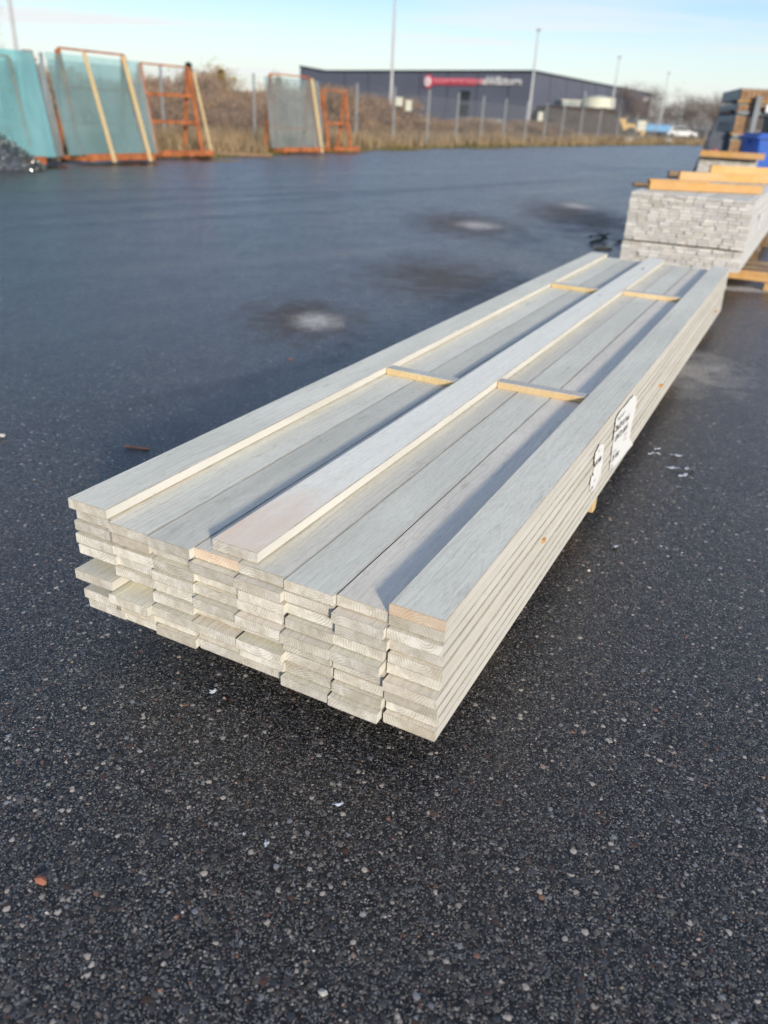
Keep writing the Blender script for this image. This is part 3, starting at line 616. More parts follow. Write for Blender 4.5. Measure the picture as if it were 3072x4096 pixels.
bm = bmesh.new(); box(bm, (.48, .1, .05), (1.02, .25, .095)); bevel(bm, .004); tag(build('top_timber', bm, M_pine_org, loc=(X3-.02, Y3-.15, .823), rot=(0, 0, TH3)), 'thick orange timber lying on top of the small far bundle', 'beam')
for k, (dy, nm) in enumerate(((.4, 'front'), (2.6, 'rear'))):
    bm = bmesh.new(); box(bm, (0, 0, .098), (.95, .12, .196)); bevel(bm, .003); q = Vector((X3, Y3, .001)) + A3*.46 + B3*dy
    tag(build('bearer', bm, M_oldwood, loc=q, rot=(0, 0, TH3)), nm + ' bearer under the small far bundle', 'bearer')

bin_ = empty('waste_bin', (7.75, 17.3, 0), -.08, 'large bright blue plastic bin with a rimmed lid behind the far bundle', 'bin')
bm = bmesh.new()
for (z0, z1, w0, w1, d0, d1) in ((.10, 1.12, 1.50, 1.78, .95, 1.10),):
    vs = [bm.verts.new((sx*w/2, sy*d/2, z)) for z, w, d in ((z0, w0, d0), (z1, w1, d1)) for sx, sy in ((-1, -1), (1, -1), (1, 1), (-1, 1))]
    for f in ((0, 3, 2, 1), (4, 5, 6, 7), (0, 1, 5, 4), (1, 2, 6, 5), (2, 3, 7, 6), (3, 0, 4, 7)): bm.faces.new([vs[i] for i in f])
bevel(bm, .035, 2)
for x in (-.5, -.17, .17, .5): box(bm, (x, -.50, .6), (.05, .05, .85))
build('body', bm, M_blue, bin_)
bm = bmesh.new(); box(bm, (0, 0, 1.15), (1.88, 1.2, .055)); box(bm, (0, .05, 1.20), (1.70, 1.0, .05)); bevel(bm, .018, 2); build('lid', bm, M_blue, bin_)
for sx in (-1, 1):
    for sy in (-1, 1):
        bm = bmesh.new(); tube(bm, (sx*.6-.025, sy*.36, .08), (sx*.6+.025, sy*.36, .08), .08, n=14); build('wheel', bm, M_black, bin_)
for sx in (-1, 1):
    bm = bmesh.new(); tube(bm, (sx*.90, -.15, 1.06), (sx*.98, -.15, 1.06), .03); build('handle', bm, M_blue, bin_)

# rack of wrapped timber packs (corner nearest at 7.4, 20)
RK = Vector((7.45, 20, 0)); U = Vector((.978, -.21, 0)).normalized(); V2 = Vector((.21, .978, 0)).normalized()
RZ = math.atan2(U.y, U.x)
rack = empty('storage_rack', RK, RZ, 'grey steel storage rack with upright posts full of timber packs at the right edge', 'rack')
for (x, y, hh) in ((.42, -.06, 1.96), (2.6, -.06, 1.96), (.42, 3.2, 1.96), (2.6, 3.2, 1.96)):
    bm = bmesh.new(); box(bm, (x, y, hh/2), (.11, .14, hh)); box(bm, (x, y, .02), (.26, .3, .04)); build('post', bm, M_steel, rack)
for z in (.22, .66, 1.15, 1.62):
    for y in (.0, 3.1):
        bm = bmesh.new(); box(bm, (1.5, y+.06, z), (2.9, .09, .07)); build('shelf_beam', bm, M_steel, rack)
packs = [(0, 1.90, .25, M_oldwood), (0, 1.70, .16, M_wrap), (0, 1.20, .38, M_wrap), (0, .72, .36, M_wrap), (0, .28, .32, M_wrap)]
names = ['top', 'second', 'third', 'fourth', 'lowest']
lay_h = [(1.86, .26), (1.66, .16), (1.20, .38), (.71, .38), (.27, .34)]
for i, (z, h_) in enumerate(lay_h):
    for col_, x0 in enumerate((.02, 1.12, 2.22)):
        if i in (2, 3) and col_ == 0: wd = .30
        else: wd = 1.02
        q = RK + U*(x0+wd/2) + Vector((0, 0, z)) + V2*.1
        pk = empty('timber_pack', q, RZ, f'{names[i]} wrapped timber pack of the {["left", "middle", "right"][col_]} column in the storage rack', 'timber pack', 'timber packs in the storage rack')
        bm = bmesh.new(); box(bm, (0, 1.4, h_/2), (wd, 2.8, h_-.02)); bevel(bm, .012); build('wrap', bm, M_wrap, pk)
        bm = bmesh.new(); nx = max(3, int(wd/.11)); nz = max(2, int(h_/.06))
        for a in range(nx):
            for b in range(nz): box(bm, (-wd/2+.02+(a+.5)*(wd-.04)/nx, -.02+rnd.uniform(-.012, .01), .018+(b+.5)*(h_-.05)/nz), ((wd-.04)/nx-.008, .06, (h_-.05)/nz-.008))
        build('end_boards', bm, M_packwood, pk)
        bm = bmesh.new(); box(bm, (0, -.03, -.012), (wd+.04, .07, .03)); build('strip', bm, M_pine_org if i in (0, 2) else M_packwood, pk)
# grey drapery pack side further left, mesh cage
cage = empty('wire_cage', (7.12, 20.35, 0), -.32, 'dark blue-grey wire cage leaning behind the rack packs', 'cage')
bm = bmesh.new()
for k in range(9): bar(bm, (-.25, k*.3, .02), (.10, k*.3, 1.45), .03)
for k in range(8): bar(bm, (-.25+k*.049, 0, .03+k*.2), (-.25+k*.049, 2.4, .03+k*.2), .03)
build('bars', bm, M_wrapd, cage)
bm = bmesh.new(); box(bm, (.20, 1.2, .62), (.42, 2.3, 1.2)); bevel(bm, .03, 2); build('load', bm, M_wrapd, cage)
bm = bmesh.new(); bmesh.ops.create_cone(bm, cap_ends=True, segments=16, radius1=.13, radius2=.03, depth=.45); bmesh.ops.translate(bm, verts=bm.verts, vec=(0, 0, .235)); box(bm, (0, 0, .012), (.32, .32, .022))
tag(build('traffic_cone', bm, M_redpl, loc=(6.10, 17.0, .451)), 'small red cone showing above the timber on the small far bundle', 'cone')
bm = bmesh.new(); box(bm, (0, 0, .225), (.5, .5, .45)); bevel(bm, .02); tag(build('crate', bm, M_wrapd, loc=(6.10, 17.0, 0)), 'dark crate carrying the red cone behind the small far bundle', 'crate')
bm = bmesh.new(); box(bm, (0, 0, .0), (.34, .02, .16)); bevel(bm, .006); tag(build('bright_spot_panel', bm, M_white, loc=RK+U*.75+Vector((0, -.11, 1.72)), rot=(0, 0, RZ)), 'small white panel added for the bright spot under the top pack of the rack', 'sign')  # white panel added in place of a bright spot among the packs

# ------------------------------------------------------------------ glass racks along the left edge
def aframe(name, loc, rz, w_, h_, label, depth=.7, mat=M_rust, rungs=(.38, .68), lean=.30, base_z=.10):
    root = empty(name, loc, rz, label, 'glass rack')
    for sx, nm in ((-1, 0), (1, 1)):
        bm = bmesh.new(); bar(bm, (sx*w_/2, 0, base_z), (sx*w_/2, lean, h_), .075, .06); build('front_upright', bm, mat, root)
        bm = bmesh.new(); bar(bm, (sx*w_/2, lean*2, base_z), (sx*w_/2, lean+.03, h_-.01), .075, .06); build('rear_upright', bm, mat, root)
        bm = bmesh.new(); bar(bm, (sx*w_/2, -.35, base_z-.01), (sx*w_/2, lean*2+.1, base_z-.01), .08, .08); build('foot', bm, mat, root)
    for sx in (-1, 1):
        for t in (.35, .7):
            z = base_z+(h_-base_z)*t; bm = bmesh.new(); bar(bm, (sx*w_/2, lean*t, z), (sx*w_/2, lean*(2-t), z), .04, .04); build('side_tie', bm, mat, root)
    for t in rungs:
        z = base_z+(h_-base_z)*t; bm = bmesh.new(); bar(bm, (-w_/2, lean*t+.05, z), (w_/2, lean*t+.05, z), .05, .07); build('rung', bm, mat, root)
    bm = bmesh.new(); bar(bm, (-w_/2-.08, -.30, base_z+.03), (w_/2+.08, -.30, base_z+.03), .09, .13); build('base_beam', bm, mat, root)
    bm = bmesh.new(); bar(bm, (-w_/2, lean, h_+.02), (w_/2, lean, h_+.02), .04, .04); build('top_bar', bm, mat, root)
    return root
def pane(loc, rz, w_, h_, lean, mat, label, th=.03, z0=.16, y0=-.10):
    bm = bmesh.new(); M = Matrix.Rotation(rz, 4, 'Z')
    bar(bm, (0, y0, z0), (0, y0+lean, h_), w_, th, up=Vector((0, -1, .15)))
    o = build('glass_sheet', bm, mat, loc=loc, rot=(0, 0, rz)); return tag(o, label, 'glass sheet')
def batt(loc, rz, x, y0, z0, y1, z1, label):
    bm = bmesh.new(); bar(bm, (x, y0, z0), (x+.0, y1, z1), .075, .05); bevel(bm, .003); return tag(build('wood_batten', bm, M_pine, loc=loc, rot=(0, 0, rz)), label, 'batten', 'battens holding the glass')
LA = (-6.38, 18.84, 0); RA = 1.07
aframe('glass_rack', LA, RA, 1.75, 2.10, 'orange steel rack behind the wide teal glass sheet', rungs=(.33, .66))
pane(LA, RA, 2.52, 2.02, .34, M_glass1, 'wide teal glass sheet leaning on the rack with two battens')
pane((-6.42, 18.7, 0), RA, 2.0, 1.9, .34, M_glass2, 'second dusty glass sheet behind the wide teal one', y0=.0)
for x, s_ in ((-.34, 'left'), (.72, 'right')): batt(LA, RA, x, -.42, .03, .16, 2.08, s_ + ' light batten holding the wide teal glass sheet')
RZ0 = .99
aframe('glass_rack', (-7.75, 15.75, 0), RZ0, 2.0, 1.85, 'orange steel rack at the left photo edge behind the glass heap', rungs=(.33, .7))
pane((-7.66, 16.0, 0), RZ0, 2.5, 1.98, .34, M_glass0, 'deep turquoise glass sheet at the left photo edge')
pane((-7.55, 16.35, 0), RZ0, 2.5, 1.8, .30, M_glass2, 'dusty glass sheet half hidden behind the turquoise one', y0=.04)
# brown wooden trestle edge between the sheets
bm = bmesh.new(); bar(bm, (.0, -.1, .04), (0, .30, 2.02), .22, .14)
for k in range(8): box(bm, (0, -.14+.045*k, .12+k*.25), (.25, .05, .04))
bevel(bm, .004); tag(build('timber_prop', bm, M_redwood, loc=(-7.24, 17.55, 0), rot=(0, 0, RA)), 'reddish brown timber prop standing between the two teal glass sheets', 'prop')
LB = (-5.60, 21.6, 0); RB = .97
aframe('glass_rack', LB, RB, 1.50, 2.02, 'empty orange steel glass rack between the teal glass and the clear glass', rungs=(.37, .68), lean=.34)
bm = bmesh.new(); bar(bm, (.82, -.30, .05), (.80, .22, 1.95), .05, .04); tag(build('wood_batten', bm, M_pine, loc=LB, rot=(0, 0, RB)), 'pale batten leaning on the right side of the empty orange rack', 'batten', 'battens holding the glass')
LC = (-3.31, 26.9, 0); RC = .95
aframe('glass_rack', LC, RC, 1.7, 2.12, 'orange rack carrying the clear glass sheet', rungs=(.3,), lean=.25)
pane(LC, RC, 2.40, 2.06, .26, M_glass2, 'clear glass sheet reflecting the sky on the third rack', th=.02)
batt(LC, RC, .82, -.35, .04, .10, 2.1, 'light batten in front of the clear glass sheet')
LD = (-2.12, 29.1, 0)
aframe('glass_rack', LD, .95, 1.15, 1.82, 'small empty orange rack right of the clear glass sheet', rungs=(.45,), lean=.28)
# heap of crushed glass
bm = bmesh.new(); rg = random.Random(31)
for i in range(3800):
    r_ = rg.random()**.6*1.15; t = rg.uniform(0, 6.28); hmax = max(0, .80*(1-r_/1.15))
    x, y, z = r_*math.cos(t)*.9, r_*math.sin(t)*.5, .02+hmax*rg.uniform(.75, 1.02); s = rg.uniform(.012, .035)
    vv = [bm.verts.new((x+rg.uniform(-s, s), y+rg.uniform(-s, s), z+rg.uniform(-s, s)*.7)) for _ in range(4)]
    for f in ((0, 1, 2), (0, 2, 3), (0, 3, 1), (1, 3, 2)): bm.faces.new([vv[k] for k in f])
tag(build('glass_heap', bm, M_cullet, loc=(-7.62, 15.75, 0)), 'sparkling heap of crushed glass at the left photo edge', 'glass heap', kind='stuff')
bm = bmesh.new(); bmesh.ops.create_cone(bm, cap_ends=True, segments=24, radius1=.60, radius2=.04, depth=.66); bmesh.ops.translate(bm, verts=bm.verts, vec=(0, 0, .33)); bmesh.ops.scale(bm, verts=bm.verts, vec=(1.35, .7, 1)); hp = build('heap_core', bm, M_wrapd, bpy.data.objects['glass_heap'])

# ------------------------------------------------------------------ fence, masts
FP = [(-14.8, 17.2), (-12.5, 21.2), (-10.2, 25.0), (-7.9, 28.7), (-5.5, 32.2), (-3.7, 34.6), (-2.0, 36.9), (-.45, 38.6), (1.1, 40.4), (2.6, 43.0), (4.1, 46.2), (5.6, 49.0), (7.3, 52.6), (9.0, 56.0), (10.8, 59.8), (12.8, 63.5), (15, 67.5), (17.4, 71.5), (20, 75.7), (23, 80.2), (26.5, 85), (31, 90), (36, 95)]
fence = empty('chain_fence', (FP[0][0], FP[0][1], 0), 0, 'galvanised chain-link fence with tall posts running behind the yard verge', 'fence')
fo = Vector((FP[0][0], FP[0][1], 0)); FH = 2.3
for i, (x, y) in enumerate(FP):
    bm = bmesh.new(); box(bm, (x-fo.x, y-fo.y, FH/2), (.07, .07, FH)); box(bm, (x-fo.x, y-fo.y, FH+.01), (.10, .10, .02)); build('post', bm, M_steel, fence)
for i in range(len(FP)-1):
    a = Vector((*FP[i], 0))-fo; b = Vector((*FP[i+1], 0))-fo; Ls = (b-a).length; d = (b-a)/Ls; mh = 1.98
    bm = bmesh.new(); step = .075 if i < 11 else .14; wr = .0020 if i < 11 else .0038
    n = int((Ls+mh)/step)
    for k in range(n):
        s0 = -mh + k*step
        for sgn in (1, -1):
            p0, z0, p1, z1 = s0, 0.0, s0+mh, mh
            if p0 < 0: z0 = -p0; p0 = 0
            if p1 > Ls: z1 = mh-(p1-Ls); p1 = Ls
            if p1-p0 < .02: continue
            if sgn < 0: p0, p1 = Ls-p0, Ls-p1
            tube(bm, a+d*p0+Vector((0, 0, z0+.05)), a+d*p1+Vector((0, 0, z1+.05)), wr, n=3, cap=False)
    for z in (.06, 1.05, mh+.05, 2.12, 2.22): tube(bm, a+Vector((0, 0, z)), b+Vector((0, 0, z)), .004, n=4, cap=False)
    build('wire_mesh', bm, M_steel, fence)
def signplate(x, y, z, w_, h_, label):
    bm = bmesh.new(); box(bm, (0, 0, 0), (w_, .012, h_)); tag(build('notice', bm, M_cream, loc=(x, y, z), rot=(0, 0, 1.0)), label, 'sign', 'notices on the fence')
for (x, y, z, w_, h_, l_) in ((-.20, 38.8, 1.75, .55, .34, 'upper left cream notice on the fence in front of the grey hall'), (.22, 39.3, 1.62, .5, .42, 'lower cream notice of the pair on the fence in front of the hall'), (8.5, 54.8, 1.55, .75, .5, 'cream notice on the fence in front of the earth mound')):
    signplate(x-.05, y-.1, z, w_, h_, l_)
def mast(x, y, h_, r, label):
    root = empty('light_mast', (x, y, 0), 0, label, 'lamp post', 'tall masts beyond the fence')
    bm = bmesh.new(); tube(bm, (0, 0, 0), (0, 0, h_), r, r*.32, 12); tube(bm, (0, 0, 0), (0, 0, .9), r*1.35, r*1.35, 12); build('pole', bm, M_mast, root)
    bm = bmesh.new(); box(bm, (0, -.25, h_), (.3, .8, .1)); bevel(bm, .02); build('lamp_head', bm, M_mast, root)
mast(-12.16, 28.0, 9.5, .075, 'slim mast at the left photo edge behind the turquoise glass')
mast(-.85, 53, 10, .115, 'tall grey mast in front of the left half of the hall')
mast(11.0, 78, 8.2, .15, 'tall grey mast standing at the corner of the hall')
mast(24.0, 103, 8.2, .15, 'grey mast beside the cream silo')
mast(37.1, 128, 8.3, .15, 'farthest thin mast near the bare trees')

# ------------------------------------------------------------------ grey hall with signs
hall = empty('warehouse', (0, 0, 0), 0, 'large dark grey industrial hall with red and white sign beyond the fence', 'warehouse')
P0, P1, P2, P3 = Vector((-19.7, 166, 0)), Vector((-14.4, 160.97, 0)), Vector((18.2, 130, 0)), Vector((53.7, 195, 0))
HH = 7.7
def wallpoly(name, pts3, mat, th=.3):
    bm = bmesh.new(); n = len(pts3)//2; vs = [bm.verts.new(p) for p in pts3]; bm.faces.new(vs)
    ex = bmesh.ops.extrude_face_region(bm, geom=bm.faces[:]); nv = [e for e in ex['geom'] if isinstance(e, bmesh.types.BMVert)]
    a, b = pts3[0], pts3[1]; nrm = (b-a).cross(Vector((0, 0, 1))).normalized(); bmesh.ops.translate(bm, verts=nv, vec=-nrm*th)
    bmesh.ops.recalc_face_normals(bm, faces=bm.faces); return build(name, bm, mat, hall)
Zv = lambda p, z: Vector((p.x, p.y, z))
wallpoly('front_wall', [P0, P2, Zv(P2, HH), Zv(P1, HH-.05), Zv(P0, HH+.7)], M_wall)
wallpoly('side_wall', [P2+(P3-P2).normalized()*.31, P3, Zv(P3, HH+.1), Zv(P2+(P3-P2).normalized()*.31, HH)], M_wall)
back = Vector((-30, 260, 0))
bm = bmesh.new(); vs = [bm.verts.new(p) for p in (Zv(P0, HH-.3), Zv(P2, HH-.3), Zv(P3, HH-.3), Zv(back, HH-.3))]; bm.faces.new(vs); build('roof', bm, M_walltrim, hall)
def trim(a, b, za, zb):
    bm = bmesh.new(); bar(bm, Zv(a, za), Zv(b, zb), .5, .22); build('roof_trim', bm, M_walltrim, hall)
trim(P1, P2, HH+.02, HH+.08); trim(P2, P3, HH+.08, HH+.18); trim(P0, P1, HH+.76, HH+.02)
fd = (P2-P0).normalized(); fn = Vector((fd.y, -fd.x, 0)); fz = math.atan2(fd.y, fd.x)
def on_front(s, z, out_=.1): return P2 - fd*s + fn*out_ + Vector((0, 0, z))
# panel joints
for s in range(4, 46, 6):
    bm = bmesh.new(); box(bm, (0, 0, 0), (.09, .06, HH-.4)); build('panel_joint', bm, M_walltrim, hall, loc=on_front(s, HH/2, .03), rot=(0, 0, fz))
sdv = (P3-P2).normalized(); sn = Vector((sdv.y, -sdv.x, 0)); sz_ = math.atan2(sdv.y, sdv.x)
def on_side(s, z, out_=.1): return P2 + sdv*s + sn*out_ + Vector((0, 0, z))
for s in range(8, 74, 8):
    bm = bmesh.new(); box(bm, (0, 0, 0), (.09, .06, HH-.4)); build('panel_joint', bm, M_walltrim, hall, loc=on_side(s, HH/2, .03), rot=(0, 0, sz_))
def sign_text(txt, size, loc, rz, mat, name, sx=1.0):
    me = text_mesh(txt, size); bm = bmesh.new(); bm.from_mesh(me)
    w0 = max(v.co.x for v in bm.verts)
    for v in bm.verts: v.co = Vector((v.co.x*sx, 0, v.co.y))
    ex = bmesh.ops.extrude_face_region(bm, geom=bm.faces[:]); bmesh.ops.translate(bm, verts=[e for e in ex['geom'] if isinstance(e, bmesh.types.BMVert)], vec=(0, -.12, 0))
    build(name, bm, mat, hall, loc=loc, rot=(0, 0, rz)); return w0*sx
sgn = empty('x', (0, 0, 0)); bpy.data.objects.remove(sgn)
bm = bmesh.new(); bmesh.ops.create_cone(bm, cap_ends=True, segments=32, radius1=.95, radius2=.95, depth=.2); bmesh.ops.rotate(bm, verts=bm.verts, matrix=Matrix.Rotation(math.pi/2, 3, 'X')); lg = build('round_logo', bm, M_red, hall, loc=on_front(20.0, 6.25, .15), rot=(0, 0, fz))
bm = bmesh.new(); bmesh.ops.create_cone(bm, cap_ends=True, segments=32, radius1=.68, radius2=.68, depth=.1); bmesh.ops.rotate(bm, verts=bm.verts, matrix=Matrix.Rotation(math.pi/2, 3, 'X')); build('logo_disc', bm, M_white, lg, loc=(0, -.16, 0))
bm = bmesh.new(); box(bm, (0, -.25, 0), (.16, .06, .55)); build('logo_bar', bm, M_red, lg)
bm = bmesh.new(); box(bm, (0, 0, 0), (9.2, .10, .92)); build('sign_board', bm, M_red, hall, loc=on_front(14.9, 6.28, .10), rot=(0, 0, fz))
dr = simple('sign_letter_red', (.85, .28, .34), .5, .4, .05)
sign_text('eeommmeee', 1.5, on_front(19.0, 6.0, .17), fz, dr, 'sign_letters', 1.3)
sign_text('vahldåttorn', 1.55, on_front(9.7, 5.95, .10), fz, M_white, 'sign_letters_white', 1.12)
bm = bmesh.new(); box(bm, (0, 0, 0), (1.9, .12, 1.5)); build('window', bm, M_opening, hall, loc=on_front(12.3, 4.3, .03), rot=(0, 0, fz))
bm = bmesh.new(); box(bm, (0, 0, 0), (1.9, .12, 1.7)); build('window', bm, M_opening, hall, loc=on_front(12.3, 2.4, .03), rot=(0, 0, fz))
bm = bmesh.new(); box(bm, (0, 0, 0), (7, .3, 1.0)); bevel(bm, .05); build('plinth', bm, M_concrete, hall, loc=on_front(8, .9, .2), rot=(0, 0, fz))
bm = bmesh.new(); box(bm, (0, 0, 0), (4.5, .12, .9)); build('side_sign', bm, M_white, hall, loc=on_side(69, 6.6, .2), rot=(0, 0, sz_))
bm = bmesh.new(); box(bm, (0, 0, 0), (4.2, .14, 2.6)); build('loading_door', bm, M_opening, hall, loc=on_side(66, 2.4, .05), rot=(0, 0, sz_))
# silo, mound, vehicles
sl = empty('silo_tank', (24.4, 112, 0), 0, 'cream round tank standing in front of the side of the grey hall', 'tank')
bm = bmesh.new(); bmesh.ops.create_cone(bm, cap_ends=True, segments=40, radius1=2.0, radius2=2.0, depth=4.3); bmesh.ops.translate(bm, verts=bm.verts, vec=(0, 0, 2.15)); build('shell', bm, M_cream, sl)
bm = bmesh.new(); bmesh.ops.create_cone(bm, cap_ends=True, segments=40, radius1=2.08, radius2=.3, depth=.25); bmesh.ops.translate(bm, verts=bm.verts, vec=(0, 0, 4.42)); build('roof', bm, M_cream, sl)
bm = bmesh.new(); tube(bm, (-1.95, -.6, 0), (-1.95, -.6, 4.9), .06); build('pipe', bm, M_mast, sl)
tk = empty('container_shed', (21.3, 114, 0), .1, 'low pale shed left of the cream tank', 'shed'); bm = bmesh.new(); box(bm, (0, 0, 1.9), (3.4, 4, 3.8)); bevel(bm, .05); build('body', bm, M_wrap, tk)
bm = bmesh.new(); box(bm, (0, 0, 3.86), (3.7, 4.3, .12)); build('roof', bm, M_cream, tk)
bm = bmesh.new(); n = 34; g = {}
for i in range(n+1):
    for j in range(n+1):
        x = (i/n-.5)*11; y = (j/n-.5)*9; e = max(0, 1-((abs(x)/5.3)**3+(abs(y)/4.4)**3)); z = 2.75*min(1, e*1.6) + .25*noise.noise(Vector((x, y, 2)))*(1 if e > 0 else 0); g[i, j] = bm.verts.new((x, y, z-.02))
for i in range(n):
    for j in range(n): bm.faces.new((g[i, j], g[i+1, j], g[i+1, j+1], g[i, j+1]))
tag(build('earth_mound', bm, M_soil, loc=(17.6, 91, 0), smooth=True), 'dark brown earth mound beyond the fence in front of the hall', 'mound')
tr = empty('truck', (30.9, 110, 0), .15, 'light blue flatbed truck parked beyond the fence right of the hall', 'truck')
bm = bmesh.new(); box(bm, (.6, 0, 1.25), (3.2, 1.9, .8)); bevel(bm, .05); build('body', bm, M_ltblue, tr)
bm = bmesh.new(); box(bm, (-1.6, 0, 1.35), (1.2, 1.9, 1.3)); bevel(bm, .15, 2); build('cab', bm, M_cream, tr)
bm = bmesh.new(); box(bm, (-2.18, 0, 1.6), (.1, 1.5, .5)); build('windscreen', bm, M_opening, tr)
for x in (-1.5, 1.5):
    for y in (-.9, .9): bm = bmesh.new(); tube(bm, (x, y-.13, .45), (x, y+.13, .45), .45, n=18); build('wheel', bm, M_black, tr)
def car(name, loc, rz, mat, label, s=1.0):
    root = empty(name, loc, rz, label, 'car')
    bm = bmesh.new(); prof = [(-2.1, .35), (2.1, .35), (2.15, .75), (1.2, .92), (.55, 1.38), (-1.1, 1.42), (-1.9, .98), (-2.15, .85)]
    a = [bm.verts.new((x, -.85, z)) for x, z in prof]; b = [bm.verts.new((x, .85, z)) for x, z in prof]; bm.faces.new(a); bm.faces.new(b[::-1])
    for i in range(len(prof)): bm.faces.new((a[i], b[i], b[(i+1) % 8], a[(i+1) % 8]))
    bmesh.ops.recalc_face_normals(bm, faces=bm.faces); bevel(bm, .07, 2); build('body', bm, mat, root)
    bm = bmesh.new(); prof2 = [(1.0, .95), (.5, 1.32), (-1.0, 1.35), (-1.6, .98)]; a = [bm.verts.new((x, -.87, z)) for x, z in prof2]; b = [bm.verts.new((x, .87, z)) for x, z in prof2]; bm.faces.new(a); bm.faces.new(b[::-1])
    for i in range(4): bm.faces.new((a[i], b[i], b[(i+1) % 4], a[(i+1) % 4]))
    build('window', bm, M_opening, root)
    for x in (-1.35, 1.35):
        for y in (-.8, .8): bm = bmesh.new(); tube(bm, (x, y-.1, .33), (x, y+.1, .33), .33, n=16); build('wheel', bm, M_black, root)
    return root
car('parked_car', (34.8, 111, .15), .2, M_white, 'white car parked right of the light blue truck beyond the fence')
ex_ = empty('yellow_loader', (26.2, 106, 0), 0, 'ochre yellow loader standing between the tank and the blue truck', 'loader')
bm = bmesh.new(); box(bm, (0, 0, 1.2), (3.0, 1.6, .8)); box(bm, (-.2, 0, 1.8), (1.1, 1.4, .6)); bevel(bm, .08); build('body', bm, M_yellow, ex_)
bm = bmesh.new(); bar(bm, (1.2, 0, 1.3), (2.3, 0, .7), .3, .2); box(bm, (2.5, 0, .6), (.5, 1.8, .5)); build('bucket_arm', bm, M_yellow, ex_)
for x in (-1, 1):
    for y in (-.8, .8): bm = bmesh.new(); tube(bm, (x, y-.18, .6), (x, y+.18, .6), .6, n=18); build('wheel', bm, M_black, ex_)
for (x, y, l_) in ((17.35, 67.6, 'left'), (24.0, 79.3, 'right')):
    bm = bmesh.new(); box(bm, (0, 0, .22), (.6, .45, .44)); box(bm, (0, 0, .47), (.68, .52, .06)); bevel(bm, .03); tag(build('concrete_block', bm, M_concrete, loc=(x, y, .002)), l_ + ' pale concrete block at the far edge of the yard', 'block', 'blocks at the yard edge')
bm = bmesh.new(); box(bm, (0, 0, .05), (1.6, .12, .09)); bevel(bm, .01); tag(build('timber_curb', bm, M_oldwood, loc=(-4.35, 23.6, .01), rot=(0, 0, .5)), 'grey brown timber lying at the verge right of the empty rack', 'timber')

# ------------------------------------------------------------------ vegetation
def twig_cloud(bm, cx, cy, cz, rx, ry, rz_, n, rg, size=.05, up=.6, clump=7):
    cl = [(rg.gauss(0, .5), rg.gauss(0, .42), rg.uniform(-.9, .75)) for _ in range(clump)]
    for i in range(n):
        c = rg.choice(cl); p = Vector((cx+rx*(c[0]+max(-.5, min(.5, rg.gauss(0, .25)))), cy+ry*(c[1]+rg.gauss(0, .28)), cz+rz_*(c[2]+max(-.4, min(.35, rg.gauss(0, .2))))))
        if p.z < .02: p.z = rg.uniform(.02, .3)
        d = Vector((rg.gauss(0, .5), rg.gauss(0, .5), up+rg.random())).normalized()*size*rg.uniform(1.2, 3.2)
        s = Vector((rg.gauss(0, 1), rg.gauss(0, 1), rg.gauss(0, .4))).normalized()*size*rg.uniform(.25, .55)
        bm.faces.new((bm.verts.new(p-s), bm.verts.new(p+s), bm.verts.new(p+d)))
def stems(bm, x, y, h_, n, rg, spread=.6, r=.02):
    for i in range(n):
        p = Vector((x+rg.gauss(0, .1), y+rg.gauss(0, .1), 0)); d = Vector((rg.gauss(0, spread*.4), rg.gauss(0, spread*.4), 1)).normalized(); rr_ = r
        for k in range(4):
            q = p + d*h_/4*rg.uniform(.8, 1.1); tube(bm, p, q, rr_, rr_*.65, 5, False); rr_ *= .65; p = q; d = (d+Vector((rg.gauss(0, .2), rg.gauss(0, .2), .1))).normalized()
rv = random.Random(202)
def shrub(x, y, r, h_, mat, label, n=900, size=.06, cat='shrub', group='bushes beyond the fence'):
    root = empty('shrub', (x, y, -.03), 0, label, cat, group)
    rg = random.Random(int(x*71+y*13)); bm = bmesh.new(); twig_cloud(bm, 0, 0, h_*.5, r, r, h_*.5, n, rg, size, clump=16); build('twigs', bm, mat, root)
    bm = bmesh.new(); stems(bm, 0, 0, h_*.95, 9, rg, .9, .022); build('stem', bm, M_bark, root)
look = ['low tangled brown', 'tall loose brown', 'dense rusty', 'pale brown leafless', 'broad dark brown']
k = 0
place = []
for i in range(40):
    t = i/39
    # row just beyond the fence
    fx = -13.5 + 26*t; fy = 24 + 43*t + rv.uniform(1.5, 4.5)
    place.append((fx-1.6+rv.uniform(-.6, .6), fy, 1.1+.3*rv.random(), (1.9 if fx < -1 else 1.15)*rv.uniform(.8, 1.15)))
for i in range(15):
    place.append((-21+21*i/14*.95+rv.uniform(-1, 1), 42+rv.uniform(-3, 7)+i*.4, 2.1, 2.55*rv.uniform(.85, 1.1)*(1 if i < 10 else .85)))
pos_words = 0
place.sort(key=lambda q: q[0]/q[1])
for i, (x, y, r, h_) in enumerate(place):
    if x > 1.5 and h_ > 1.5: h_ = 1.25
    mt = M_twigred if rv.random() < .3 else M_twig
    shrub(x, y, r, h_, mt, f'{look[i % 5]} bush beyond the fence, number {i+1} of {len(place)} from the left', 3400 if h_ < 2 else 5200, .055 if h_ < 2 else .08)
